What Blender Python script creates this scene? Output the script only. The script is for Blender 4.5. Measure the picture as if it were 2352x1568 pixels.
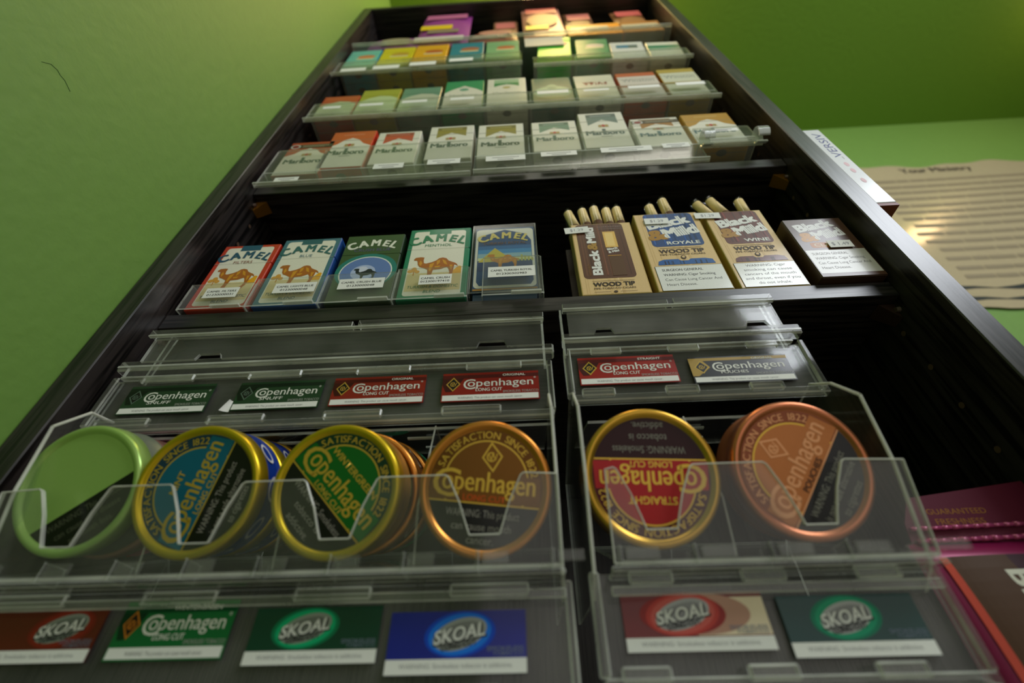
import bpy, math, random
from mathutils import Vector, Matrix
random.seed(4)
scene = bpy.context.scene
for o in list(bpy.data.objects):
    bpy.data.objects.remove(o, do_unlink=True)
COL = scene.collection
S = 0.001          # all modelling numbers are millimetres
H0 = 1000.0        # the camera stands one metre above the floor; heights below are measured from it

# ------------------------------------------------------------------ camera
cam_data = bpy.data.cameras.new('camera')
cam = bpy.data.objects.new('camera', cam_data)
COL.objects.link(cam)
right = Vector((0.99856665, 0.05224714, -0.01161381))
down = Vector((-0.04366231, 0.66969879, -0.74134818))
fwd = Vector((-0.03095557, 0.74079266, 0.67102011))
m = Matrix((right, -down, -fwd)).transposed().to_4x4()
m.translation = Vector((0, 0, H0 * S))
cam.matrix_world = m
cam_data.sensor_width = 36.0
cam_data.lens = 36.0 * 1040.0 / 2352.0
cam_data.clip_start = 0.01
cam_data.dof.use_dof = True
cam_data.dof.focus_distance = 0.345
cam_data.dof.aperture_fstop = 4.0
scene.camera = cam
scene.cycles.transparent_max_bounces = 48

# ------------------------------------------------------------------ light and exposure
scene.view_settings.view_transform = 'Standard'
scene.view_settings.look = 'None'
scene.view_settings.gamma = 1.0
scene.view_settings.use_curve_mapping = False
scene.view_settings.exposure = 0.32
world = bpy.data.worlds.new('world')
scene.world = world
world.use_nodes = True
world.node_tree.nodes['Background'].inputs[0].default_value = (1.0, 0.945, 0.89, 1)
world.node_tree.nodes['Background'].inputs[1].default_value = 0.55


def light(name, kind, loc, energy, color, size=0.1, target=None, size_y=None):
    d = bpy.data.lights.new(name, kind)
    d.energy = energy
    d.color = color
    if kind == 'AREA':
        d.shape = 'RECTANGLE'
        d.size = size
        d.size_y = size_y or size
    else:
        d.shadow_soft_size = size
    o = bpy.data.objects.new(name, d)
    COL.objects.link(o)
    o.location = [loc[0] * S, loc[1] * S, (loc[2] + H0) * S]
    if target:
        v = Vector(((target[0] - loc[0]), (target[1] - loc[1]), (target[2] - loc[2])))
        o.rotation_euler = v.to_track_quat('-Z', 'Y').to_euler()
    return o


light('window_light', 'AREA', (1150, -560, 1215), 12.0, (0.90, 0.94, 1.0), 0.80, (200, 240, 280), 0.40)
light('fill_light', 'AREA', (60, -330, 1390), 2.0, (1.0, 0.93, 0.82), 1.0, (0, 230, 200), 0.16)  # added fill to brighten the shelves, no known lamp stands there
light('ceiling_bulb', 'POINT', (120, 196, 1390), 8.5, (1.0, 0.64, 0.26), 0.10)
light('ceiling_bulb', 'POINT', (1458, 273, 1370), .8, (1.0, 0.62, 0.30), 0.035)

# ------------------------------------------------------------------ materials
MATS = {}


def lin(c):
    out = []
    for v in c:
        v = v / 255.0
        out.append(v / 12.92 if v <= 0.04045 else ((v + 0.055) / 1.055) ** 2.4)
    return out + [1.0]


def M(c, rough=0.5, metal=0.0, coat=0.0):
    key = (tuple(c), rough, metal, coat)
    if key in MATS:
        return MATS[key]
    mt = bpy.data.materials.new('paint_%02x%02x%02x' % tuple(int(v) for v in c))
    mt.use_nodes = True
    nt = mt.node_tree
    b = nt.nodes['Principled BSDF']
    tex = nt.nodes.new('ShaderNodeTexNoise')
    tex.inputs['Scale'].default_value = 60
    mix = nt.nodes.new('ShaderNodeMixRGB')
    mix.blend_type = 'MULTIPLY'
    mix.inputs[0].default_value = 0.10
    mix.inputs[1].default_value = lin(c)
    nt.links.new(tex.outputs['Fac'], mix.inputs[2])
    nt.links.new(mix.outputs[0], b.inputs['Base Color'])
    b.inputs['Roughness'].default_value = rough
    b.inputs['Metallic'].default_value = metal
    b.inputs['Coat Weight'].default_value = coat
    b.inputs['Specular IOR Level'].default_value = 0.28 if metal < .25 else 0.5
    b.inputs['Coat Roughness'].default_value = 0.12
    MATS[key] = mt
    return mt


def wood(name, axis):
    mt = bpy.data.materials.new(name)
    mt.use_nodes = True
    nt = mt.node_tree
    b = nt.nodes['Principled BSDF']
    tc = nt.nodes.new('ShaderNodeTexCoord')
    mp = nt.nodes.new('ShaderNodeMapping')
    sc = [260, 260, 260]
    sc[axis] = 14
    mp.inputs['Scale'].default_value = sc
    nz = nt.nodes.new('ShaderNodeTexNoise')
    nz.inputs['Scale'].default_value = 1.0
    nz.inputs['Detail'].default_value = 6
    cr = nt.nodes.new('ShaderNodeValToRGB')
    cr.color_ramp.elements[0].position = 0.40
    cr.color_ramp.elements[0].color = (0.004, 0.0034, 0.0034, 1)
    cr.color_ramp.elements[1].position = 0.56
    cr.color_ramp.elements[1].color = (0.026, 0.021, 0.020, 1)
    bp = nt.nodes.new('ShaderNodeBump')
    bp.inputs['Strength'].default_value = 0.35
    bp.inputs['Distance'].default_value = 0.0006
    L = nt.links.new
    L(tc.outputs['Object'], mp.inputs[0])
    L(mp.outputs[0], nz.inputs['Vector'])
    L(nz.outputs['Fac'], cr.inputs[0])
    L(cr.outputs[0], b.inputs['Base Color'])
    L(nz.outputs['Fac'], bp.inputs['Height'])
    L(bp.outputs[0], b.inputs['Normal'])
    b.inputs['Roughness'].default_value = 0.34
    return mt


WOOD_Z = wood('dark_wood_upright', 2)
WOOD_X = wood('dark_wood_shelf', 0)


def wall_paint(name, c, bump=0.25):
    mt = bpy.data.materials.new(name)
    mt.use_nodes = True
    nt = mt.node_tree
    b = nt.nodes['Principled BSDF']
    tc = nt.nodes.new('ShaderNodeTexCoord')
    nz = nt.nodes.new('ShaderNodeTexNoise')
    nz.inputs['Scale'].default_value = 90
    nz.inputs['Detail'].default_value = 4
    bp = nt.nodes.new('ShaderNodeBump')
    bp.inputs['Strength'].default_value = bump
    bp.inputs['Distance'].default_value = 0.002
    mix = nt.nodes.new('ShaderNodeMixRGB')
    mix.blend_type = 'MULTIPLY'
    mix.inputs[0].default_value = 0.12
    mix.inputs[1].default_value = lin(c)
    L = nt.links.new
    L(tc.outputs['Object'], nz.inputs['Vector'])
    L(nz.outputs['Fac'], mix.inputs[2])
    L(mix.outputs[0], b.inputs['Base Color'])
    L(nz.outputs['Fac'], bp.inputs['Height'])
    L(bp.outputs[0], b.inputs['Normal'])
    b.inputs['Roughness'].default_value = 0.6
    return mt


GREEN = wall_paint('green_wall_paint', (106, 146, 62))
GREEN_CEIL = wall_paint('green_ceiling_paint', (110, 150, 40))
FLOOR = wall_paint('floor_vinyl', (206, 196, 178), 0.1)


def acrylic(name, clear, haze, tint=(0.955, 0.965, 0.955), gloss=0.07, hcol=(0.60, 0.58, 0.54)):
    mt = bpy.data.materials.new(name)
    mt.use_nodes = True
    nt = mt.node_tree
    for n in list(nt.nodes):
        nt.nodes.remove(n)
    out = nt.nodes.new('ShaderNodeOutputMaterial')
    tr = nt.nodes.new('ShaderNodeBsdfTransparent')
    tr.inputs[0].default_value = (*tint, 1)
    gl = nt.nodes.new('ShaderNodeBsdfGlossy')
    gl.inputs['Roughness'].default_value = gloss
    df = nt.nodes.new('ShaderNodeBsdfDiffuse')
    df.inputs[0].default_value = (*hcol, 1)
    nz = nt.nodes.new('ShaderNodeTexNoise')
    nz.inputs['Scale'].default_value = 35
    nz.inputs['Detail'].default_value = 8
    tc = nt.nodes.new('ShaderNodeTexCoord')
    mr = nt.nodes.new('ShaderNodeMapRange')
    mr.inputs[1].default_value = 0.3
    mr.inputs[2].default_value = 0.7
    mr.inputs[3].default_value = haze * 0.55
    mr.inputs[4].default_value = haze * 1.3
    mx1 = nt.nodes.new('ShaderNodeMixShader')
    lw = nt.nodes.new('ShaderNodeLayerWeight')
    lw.inputs[0].default_value = 0.5
    pw = nt.nodes.new('ShaderNodeMath')
    pw.operation = 'POWER'
    pw.inputs[1].default_value = 5.0
    fr = nt.nodes.new('ShaderNodeMath')
    fr.operation = 'MULTIPLY_ADD'
    fr.inputs[1].default_value = 0.7
    fr.inputs[2].default_value = 0.025
    mx2 = nt.nodes.new('ShaderNodeMixShader')
    L = nt.links.new
    L(lw.outputs['Facing'], pw.inputs[0])
    L(pw.outputs[0], fr.inputs[0])
    L(tc.outputs['Object'], nz.inputs['Vector'])
    L(nz.outputs['Fac'], mr.inputs[0])
    L(mr.outputs[0], mx1.inputs[0])
    L(tr.outputs[0], mx1.inputs[1])
    L(df.outputs[0], mx1.inputs[2])
    L(fr.outputs[0], mx2.inputs[0])
    L(mx1.outputs[0], mx2.inputs[1])
    L(gl.outputs[0], mx2.inputs[2])
    L(mx2.outputs[0], out.inputs[0])
    return mt


CLEAR = acrylic('clear_acrylic', 1, 0.03)
HAZY = acrylic('dusty_acrylic', 1, 0.065)
LIPM = acrylic('lip_acrylic', 1, 0.045)
DUSTY = acrylic('scratched_dusty_acrylic', 1, 0.12)
TRAY = acrylic('bounce_haze_acrylic_tray', 1, 0.20)  # acrylic haze, raised to paint bounce light below the packs
NOTCH = acrylic('notch_edge_highlight', 1, 0.55, gloss=0.10, hcol=(0.80, 0.80, 0.74))  # pale haze paints the bright refracted line along lip and plate edges
EDGE = acrylic('acrylic_edge_highlight', 1, 0.42, gloss=0.10, hcol=(0.78, 0.80, 0.74))  # pale haze paints edge highlights, since this acrylic does not refract
CELLO = acrylic('cellophane', 1, 0.02, tint=(1, 1, 1), gloss=0.05)

WHITE = M((232, 230, 222), 0.45)
PAPER = M((238, 238, 234), 0.6)
INK = M((26, 26, 26), 0.6)


# ------------------------------------------------------------------ mesh building
class MB:
    def __init__(self):
        self.v = []
        self.f = []
        self.m = []
        self.mats = []

    def mi(self, mat):
        if mat not in self.mats:
            self.mats.append(mat)
        return self.mats.index(mat)

    def add(self, verts, faces, mat):
        b = len(self.v)
        self.v += [tuple(p) for p in verts]
        k = self.mi(mat)
        for f in faces:
            self.f.append([b + i for i in f])
            self.m.append(k)

    def box(self, x0, x1, y0, y1, z0, z1, mat, c=0.0, emat=None):
        if c <= 0:
            v = [(x, y, z) for x in (x0, x1) for y in (y0, y1) for z in (z0, z1)]
            fs = [(0, 1, 3, 2), (4, 6, 7, 5), (0, 4, 5, 1), (2, 3, 7, 6), (0, 2, 6, 4), (1, 5, 7, 3)]
            self.add(v, fs, mat)
            return
        # chamfered box: three loops of faces
        X, Y, Z = (x0, x1), (y0, y1), (z0, z1)
        v = []
        idx = {}
        for i in (0, 1):
            for j in (0, 1):
                for k in (0, 1):
                    sx, sy, sz = (c, -c)[i], (c, -c)[j], (c, -c)[k]
                    for a, p in enumerate(((X[i], Y[j] + sy, Z[k] + sz), (X[i] + sx, Y[j], Z[k] + sz), (X[i] + sx, Y[j] + sy, Z[k]))):
                        idx[(i, j, k, a)] = len(v)
                        v.append(p)
        big = []
        for i in (0, 1):
            big.append([idx[(i, 0, 0, 0)], idx[(i, 1, 0, 0)], idx[(i, 1, 1, 0)], idx[(i, 0, 1, 0)]])
            big.append([idx[(0, i, 0, 1)], idx[(1, i, 0, 1)], idx[(1, i, 1, 1)], idx[(0, i, 1, 1)]])
            big.append([idx[(0, 0, i, 2)], idx[(1, 0, i, 2)], idx[(1, 1, i, 2)], idx[(0, 1, i, 2)]])
        sm = []
        for i in (0, 1):
            for j in (0, 1):
                sm.append([idx[(i, j, 0, 0)], idx[(i, j, 1, 0)], idx[(i, j, 1, 1)], idx[(i, j, 0, 1)]])
                sm.append([idx[(i, 0, j, 0)], idx[(i, 1, j, 0)], idx[(i, 1, j, 2)], idx[(i, 0, j, 2)]])
                sm.append([idx[(0, i, j, 1)], idx[(1, i, j, 1)], idx[(1, i, j, 2)], idx[(0, i, j, 2)]])
                for k in (0, 1):
                    sm.append([idx[(i, j, k, 0)], idx[(i, j, k, 1)], idx[(i, j, k, 2)]])
        self.add(v, big, mat)
        self.add(v, sm, emat or mat)

    def slab(self, pts, n, t, mat, emat):
        """plate: polygon pts (3d) pushed t along n; faces mat, cut edges emat"""
        n = Vector(n).normalized() * t
        a = [Vector(p) for p in pts]
        b = [p + n for p in a]
        k = len(a)
        self.add(a + b, [list(range(k)), list(range(2 * k - 1, k - 1, -1))], mat)
        self.add(a + b, [[i, (i + 1) % k, k + (i + 1) % k, k + i] for i in range(k)], emat)

    def plate_xz(self, pts, y, t, mat=None, emat=None):
        self.slab([(p[0], y, p[1]) for p in pts], (0, 1, 0), t, mat or CLEAR, emat or EDGE)

    def plate_yz(self, pts, x, t, mat=None, emat=None):
        self.slab([(x, p[0], p[1]) for p in pts], (1, 0, 0), t, mat or CLEAR, emat or EDGE)

    def tube(self, a, b, r0, r1, mat, n=20, caps=True, sq=1.0):
        a, b = Vector(a), Vector(b)
        d = (b - a).normalized()
        u = d.cross(Vector((0.3, 0.9, 0.1))).normalized()
        w = d.cross(u)
        ring = []
        for p, r in ((a, r0), (b, r1)):
            for i in range(n):
                t = 2 * math.pi * i / n
                ring.append(p + (u * math.cos(t) + w * math.sin(t) * sq) * r)
        fs = [[i, (i + 1) % n, n + (i + 1) % n, n + i] for i in range(n)]
        if caps:
            fs += [list(range(n - 1, -1, -1)), list(range(n, 2 * n))]
        self.add(ring, fs, mat)

    def lathe(self, C, A, B, O, prof, mat, n=72):
        """profile [(r, o)] turned about axis O through C"""
        C, A, B, O = Vector(C), Vector(A), Vector(B), Vector(O)
        vs = []
        for r, o in prof:
            for i in range(n):
                t = 2 * math.pi * i / n
                vs.append(C + A * (r * math.cos(t)) + B * (r * math.sin(t)) + O * o)
        fs = []
        for k in range(len(prof) - 1):
            for i in range(n):
                j = (i + 1) % n
                fs.append([k * n + i, k * n + j, (k + 1) * n + j, (k + 1) * n + i])
        self.add(vs, fs, mat)

    def build(self, name, parent=None, smooth=False):
        org = Vector(parent['_o']) if parent is not None else None
        if org is None:
            xs = [p[0] for p in self.v]
            ys = [p[1] for p in self.v]
            zs = [p[2] for p in self.v]
            org = Vector(((min(xs) + max(xs)) / 2, (min(ys) + max(ys)) / 2, min(zs)))
        me = bpy.data.meshes.new(name)
        me.from_pydata([[(p[i] - org[i]) * S for i in range(3)] for p in self.v], [], self.f)
        for mt in self.mats:
            me.materials.append(mt)
        me.polygons.foreach_set('material_index', self.m)
        if smooth:
            me.polygons.foreach_set('use_smooth', [True] * len(me.polygons))
        me.update()
        o = bpy.data.objects.new(name, me)
        COL.objects.link(o)
        if parent is not None:
            o.parent = parent
        else:
            o.location = [org[0] * S, org[1] * S, (org[2] + H0) * S]
        o['_o'] = tuple(org)
        return o


def tag(o, label, cat, group=None):
    o['label'] = label
    o['category'] = cat
    if group:
        o['group'] = group
    return o


def thing(name, label, cat, loc, group=None):
    o = bpy.data.objects.new(name, None)
    o.empty_display_size = 0.01
    COL.objects.link(o)
    o.location = [loc[0] * S, loc[1] * S, (loc[2] + H0) * S]
    o['_o'] = tuple(float(v) for v in loc)
    return tag(o, label, cat, group)


def struct(o):
    o['kind'] = 'structure'
    return o


# ------------------------------------------------------------------ lettering
GLY = {}


def glyphs(s, bold):
    key = (s, bold)
    if key in GLY:
        return GLY[key]
    cu = bpy.data.curves.new('t', 'FONT')
    cu.body = s
    cu.size = 1.0
    cu.resolution_u = 3
    cu.offset = bold
    o = bpy.data.objects.new('t', cu)
    COL.objects.link(o)
    dg = bpy.context.evaluated_depsgraph_get()
    me = bpy.data.meshes.new_from_object(o.evaluated_get(dg))
    vs = [(v.co.x, v.co.y) for v in me.vertices]
    fs = [list(p.vertices) for p in me.polygons]
    bpy.data.objects.remove(o, do_unlink=True)
    bpy.data.meshes.remove(me)
    x0 = min((v[0] for v in vs), default=0)
    x1 = max((v[0] for v in vs), default=0.3)
    GLY[key] = (vs, fs, x0, x1)
    return GLY[key]


CAP = max(v[1] for v in glyphs('H', 0.0)[0])
XH = max(v[1] for v in glyphs('x', 0.0)[0]) / CAP
LAY = 0.07


class Art:
    """flat printing on a face; u,v in mm from origin O; several meshes may share it, split by height"""

    def __init__(self, mb, O, U, V, w, h, lid=None, seam=None, map3=None):
        self.mb, self.lid, self.seam = mb, lid, seam
        self.O, self.U, self.V = Vector(O), Vector(U).normalized(), Vector(V).normalized()
        self.N = self.U.cross(self.V)
        self.w, self.h = w, h
        self.layer = 1
        self.rot = 0
        self.map3 = map3

    def p3(self, u, v, n):
        if self.rot:
            c, s = math.cos(self.rot), math.sin(self.rot)
            u, v = u * c - v * s, u * s + v * c
        if self.map3:
            return self.map3(u, v, n)
        return self.O + self.U * u + self.V * v + self.N * n

    def put(self, pts, faces, mat, dn=0.0):
        n = (self.layer + dn) * LAY
        v = [self.p3(x, y, n) for x, y in pts]
        tgt = self.mb
        if self.lid is not None:
            cy = sum(p[1] for p in pts) / len(pts)
            if cy > self.seam:
                tgt = self.lid
        tgt.add(v, faces, mat)

    def poly(self, pts, mat):
        self.put(pts, [list(range(len(pts)))], mat)
        self.layer += 0.25

    def rect(self, x0, y0, x1, y1, mat):
        if self.lid is not None and y0 < self.seam < y1:
            self.put([(x0, y0), (x1, y0), (x1, self.seam - .3), (x0, self.seam - .3)], [[0, 1, 2, 3]], mat)
            self.put([(x0, self.seam + .3), (x1, self.seam + .3), (x1, y1), (x0, y1)], [[0, 1, 2, 3]], mat)
            self.layer += 0.25
        else:
            self.poly([(x0, y0), (x1, y0), (x1, y1), (x0, y1)], mat)

    def oval(self, cx, cy, rx, ry, mat, ang=0, n=36):
        c, s = math.cos(ang), math.sin(ang)
        pts = []
        for i in range(n):
            t = 2 * math.pi * i / n
            x, y = rx * math.cos(t), ry * math.sin(t)
            pts.append((cx + x * c - y * s, cy + x * s + y * c))
        self.poly(pts, mat)

    def rrect(self, x0, y0, x1, y1, r, mat):
        pts = []
        for cx, cy, a in ((x1 - r, y1 - r, 0), (x0 + r, y1 - r, 90), (x0 + r, y0 + r, 180), (x1 - r, y0 + r, 270)):
            for k in range(5):
                t = math.radians(a + 22.5 * k)
                pts.append((cx + r * math.cos(t), cy + r * math.sin(t)))
        self.poly(pts, mat)

    def text(self, s, x, y, size, mat, align='L', bold=0.0, sx=1.0, ang=0, shear=0, width=None, tall=1.0):
        vs, fs, x0, x1 = glyphs(s, 0.0)
        k = size / CAP
        if width:
            sx = width / ((x1 - x0) * k)
        w = (x1 - x0) * k * sx
        off = {'L': 0, 'C': -w / 2, 'R': -w}[align]
        c, sn = math.cos(ang), math.sin(ang)
        pts = []
        for a, b in vs:
            b2 = b * k
            if tall != 1.0 and b2 > XH * size:
                b2 = XH * size + (b2 - XH * size) * tall
            a2 = (a - x0) * k * sx + off + shear * b2
            pts.append((x + a2 * c - b2 * sn, y + a2 * sn + b2 * c))
        if pts:
            bb = bold * k * 1.15
            offs = [(0, 0)] if bold < .004 else ([(-bb, 0), (bb, 0)] if bold < .02 else [(-bb, -bb * .6), (bb, -bb * .6), (-bb, bb * .6), (bb, bb * .6)])
            for q, (ox, oy) in enumerate(offs):
                self.put([(p[0] + ox * c - oy * sn, p[1] + ox * sn + oy * c) for p in pts], fs, mat, q * .12)
        return w

    def arc(self, s, cx, cy, r, a_mid, span, size, mat, bold=0.0):
        """letters spread with their own widths over span degrees"""
        k = size / CAP
        ws = []
        for ch in s:
            if ch == ' ':
                ws.append(size * .55)
            else:
                g = glyphs(ch, 0.0)
                ws.append((g[3] - g[2]) * k)
        gap = (math.radians(span) * r - sum(ws)) / (len(s) - 1)
        p = -math.radians(span) * r / 2
        for ch, w in zip(s, ws):
            if ch != ' ':
                ar = math.radians(a_mid) - (p + w / 2) / r
                self.text(ch, cx + r * math.cos(ar), cy + r * math.sin(ar), size, mat, 'C', bold, 1.0, ar - math.pi / 2)
            p += w + gap


# ------------------------------------------------------------------ brand marks
CAMEL_PTS = [(545, 545), (570, 520), (640, 515), (685, 522), (680, 560), (690, 600), (720, 608), (800, 590), (850, 570),
             (890, 540), (935, 533), (985, 545), (1020, 580), (1070, 600), (1105, 612), (1132, 628), (1155, 660),
             (1125, 645), (1103, 635), (1096, 700), (1085, 765), (1045, 822), (975, 812), (1030, 780), (1050, 740),
             (1030, 690), (1005, 665), (930, 690), (828, 697), (812, 760), (800, 818), (765, 822), (745, 800), (742, 835), (690, 842),
             (740, 798), (760, 750), (752, 692), (690, 665), (640, 650), (612, 620), (602, 580), (590, 560), (555, 560)]


def camel(a, x, y, w, mat, accents=None, flip=1):
    k = w / 610.0
    f = lambda p: (x + (p[0] - 545) * k, y + (842 - p[1]) * k * 1.55)
    a.poly([f(p) for p in CAMEL_PTS], mat)
    if accents:
        for pts in ([(640, 560), (670, 600), (650, 640), (625, 600)], [(770, 620), (830, 600), (820, 640), (790, 720), (770, 700)],
                    [(860, 580), (900, 560), (905, 600), (870, 640)], [(930, 560), (980, 580), (1010, 640), (960, 620)],
                    [(840, 650), (920, 645), (900, 670), (850, 672)], [(1040, 640), (1080, 640), (1070, 710), (1050, 690)]):
            a.poly([f(p) for p in pts], accents)


def camel_word(a, cx, cy, w, mat):
    """five letters set on an arch, first and last larger"""
    r = w * 0.95
    yc = cy - r
    for ch, ang, sz, bx in (('C', 25.5, .22, .95), ('A', 12.5, .21, .95), ('M', -2, .21, .88), ('E', -15, .20, .95), ('L', -25, .22, .95)):
        t = math.radians(90 + ang)
        px, py = cx + r * math.cos(t), yc + r * math.sin(t)
        a.text(ch, px, py, w * sz, mat, 'C', 0.034, bx, math.radians(ang))


def copen(a, x, y, size, mat, total, bold=0.01, ang=0.0):
    """big round C holding the o, then the rest of the word; total = whole width"""
    c, s = math.cos(ang), math.sin(ang)

    def at(dx, dy):
        return x + dx * c - dy * s, y + dx * s + dy * c
    p = at(0, -size * .45)
    a.text('C', p[0], p[1], size * 1.75, mat, 'L', bold * .4, ang=ang, width=size * 1.75)
    p = at(size * .62, 0)
    a.text('openhagen', p[0], p[1], size * 1.25, mat, 'L', bold, ang=ang, width=total - size * .62)


def diamond(a, cx, cy, w, h, fill, line, let, ang=0):
    c, s = math.cos(ang), math.sin(ang)

    def q(pts):
        return [(cx + x * c - y * s, cy + x * s + y * c) for x, y in pts]
    if line:
        a.poly(q([(0, h), (w, 0), (0, -h), (-w, 0)]), line)
    a.poly(q([(0, h * .8), (w * .8, 0), (0, -h * .8), (-w * .8, 0)]), fill)
    a.text('C', cx - w * .12, cy - h * .32, h * .62, let, 'C', .01, ang=ang, sx=.9)
    a.text('W', cx + w * .12, cy - h * .24, h * .46, let, 'C', .01, ang=ang, sx=.9)


# ------------------------------------------------------------------ room
def room():
    mb = MB(); mb.box(-330, -309, -2400, 700, -1000, 1420, GREEN); struct(mb.build('wall_left'))
    mb = MB(); mb.box(-309, 2600, 650, 680, -1000, 1420, GREEN); struct(mb.build('wall_back'))
    mb = MB(); mb.box(2600, 2630, -2400, 680, -1000, 1420, GREEN); struct(mb.build('wall_right'))
    mb = MB(); mb.box(-330, 2630, -2400, 680, 1420, 1450, GREEN_CEIL); struct(mb.build('ceiling'))
    mb = MB(); mb.box(-330, 2630, -2400, 680, -1030, -1000, FLOOR); struct(mb.build('floor'))


room()


def wall_scratch():
    mb = MB()
    pts = [(81, 338.5), (84, 344), (88, 345.6), (91, 345), (94.5, 345.6), (100.8, 343.6)]
    for (y0, z0), (y1, z1) in zip(pts, pts[1:]):
        mb.tube((-308.9, y0, z0), (-308.9, y1, z1), .16, .16, M((60, 84, 40), .8), 5)
    tag(mb.build('wall_crack'), 'thin dark hairline crack in the green wall left of the shelves', 'crack')


wall_scratch()

# ------------------------------------------------------------------ bookcase
XL, XR, YF, YB = -290, 282, 220, 600
ZT = 1160
case = thing('bookcase', 'tall black-brown wooden bookcase filled with tobacco goods', 'bookcase', (-4, 410, -1000))
for x0, x1 in ((XL - 18, XL), (XR, XR + 18)):
    mb = MB(); mb.box(x0, x1, YF, YB, -1000, ZT, WOOD_Z, 0.8)
    for k in range(0, 40):
        z = -60 + 32 * k
        xx = x1 if x0 < 0 else x0
        sgn = 1 if x0 < 0 else -1
        n = 10
        mb.add([(xx + sgn * .1, 262 + 2.2 * math.cos(i * 2 * math.pi / n), z + 2.2 * math.sin(i * 2 * math.pi / n)) for i in range(n)],
               [list(range(n))], M((88, 66, 50), .7))
    mb.build('side_panel', case)
mb = MB(); mb.box(XL, XR, YB - 6, YB, -1000, ZT - 15, WOOD_Z); mb.build('back_panel', case)
mb = MB(); mb.box(XL, XR, YF, YB - 6, ZT - 15, ZT, WOOD_X, 0.8); mb.build('top_panel', case)
for zt, yf in ((-925, 243), (-500, 243), (-88, 243), (265.5, 243), (467, 243)):
    mb = MB(); mb.box(XL + .3, XR - .3, yf, YB - 7, zt - 15.5, zt, WOOD_X, 0.6); mb.build('shelf', case)
BRASS = M((205, 140, 50), .35, .8)
for x, s in ((XL, 1), (XR, -1)):
    for zt in (467, 265.5):
        mb = MB()
        z = zt - 16
        mb.add([(x + s * .2, 252, z), (x + s * 12, 252, z), (x + s * 12, 266, z), (x + s * .2, 266, z), (x + s * .2, 254, z - 13), (x + s * .2, 264, z - 13)],
               [[0, 1, 2, 3], [0, 4, 1], [3, 2, 5], [1, 4, 5, 2]], BRASS if zt > 300 else M((70, 48, 36), .4, .6))
        mb.tube((x + s * .2, 252, z - 6), (x + s * 3, 252, z - 6), 2.5, 2, M((150, 130, 120), .3, .8), 10)
        p = mb.build('shelf_pin', case)
        p['label'] = 'brass coloured shelf pin' if zt > 300 else 'dark bronze shelf pin'


# ------------------------------------------------------------------ poster and side box
def poster():
    P = M((182, 168, 138), .22, 0, .6)
    mb = MB()
    x0, x1 = 845, 1620
    top, bot = [], []
    n = 40
    for i in range(n + 1):
        u = i / n
        x = x0 + (x1 - x0) * u
        top.append((x, 646 - 2.5 * abs(math.sin(u * 9)), 1160 + 7 * math.sin(u * 15) + 5 * math.sin(u * 37) - 55 * max(0, .1 - u) * 5))
        bot.append((x, 646 - 2.5 * abs(math.sin(u * 7)), 612 + 6 * math.sin(u * 19) + 4 * math.sin(u * 43) + (70 * max(0, .02 - u) * 20)))
    rows = 8
    vs = []
    for r in range(rows + 1):
        t = r / rows
        for a, b in zip(top, bot):
            vs.append((a[0], 645.5 - 3.5 * math.sin(math.pi * t) * (1 + .6 * math.sin(a[0] / 90)) - 0.5, a[2] * (1 - t) + b[2] * t))
    fs = [[r * (n + 1) + i, r * (n + 1) + i + 1, (r + 1) * (n + 1) + i + 1, (r + 1) * (n + 1) + i] for r in range(rows) for i in range(n)]
    mb.add(vs, fs, P)
    mb.add([(v[0], v[1] + 1, v[2]) for v in vs], [f[::-1] for f in fs], P)
    ink = M((140, 128, 104), .5)
    def on_sheet(u, v, n_):
        t_ = min(1, max(0, (1160 - v) / 548))
        return Vector((u, 645.0 - 3.5 * math.sin(math.pi * t_) * (1 + .6 * math.sin(u / 90)) - .7 - n_ * .2, v))
    a = Art(mb, (0, 0, 0), (1, 0, 0), (0, 0, 1), 100, 100, map3=on_sheet)
    a.text('Your Ministry', 1015, 1122, 22, M((70, 64, 56), .5), 'L', .02)
    random.seed(8)
    z = 1078
    while z > 690:
        x = 900 + random.uniform(-8, 8)
        while x < 1600:
            w = random.uniform(24, 80)
            a.put([(x, z), (x + w, z + random.uniform(-1, 1)), (x + w, z + 11), (x, z + 11)], [[0, 1, 2, 3]], ink)
            x += w + random.uniform(3, 5)
        z -= random.choice((27, 29, 31))
    dk = M((40, 46, 44), .6)
    for zz, hh in ((668, 8), (636, 9)):
        pts = [(860 + i * 38, zz + 4 * math.sin(i * 1.3)) for i in range(20)] + [(860 + i * 38, zz + hh + 5 * math.sin(i * 1.7 + 1)) for i in range(19, -1, -1)]
        a.poly(pts, dk)
    a.poly([(1000, 640), (1045, 640), (1035, 622), (1020, 612), (1008, 628)], dk)
    tag(mb.build('wall_poster'), 'large cream laminated paper poster with rows of dark text on green back wall', 'poster')


poster()


def side_box():
    t = thing('cardboard_box', 'slim white box with blue letters fixed to the outer right side of the bookcase', 'box', (309, 245, 336))
    mb = MB(); mb.box(300.4, 317.5, 221, 270, 340, 482, M((216, 216, 222), .4, 0, .2), .5)
    a = Art(mb, (300.4, 221, 337), (1, 0, 0), (0, 0, 1), 21.6, 155)
    a.text('VERSIV', 13.5, 84, 8, M((52, 58, 130), .5), 'L', .0, ang=math.radians(90), width=52)
    a.text('1', 12, 80, 5, M((150, 150, 160), .5), 'C')
    for z in (70, 58, 40):
        a.oval(9, z, 2, 4, M((226, 180, 190), .5))
    mb.build('box', t)
    mb = MB(); mb.box(300.4, 318, 221.5, 270, 336, 339.8, M((120, 44, 34), .5)); f = mb.build('bottom_flap', t)
    f['label'] = 'reddish brown bottom flap'


side_box()


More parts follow.
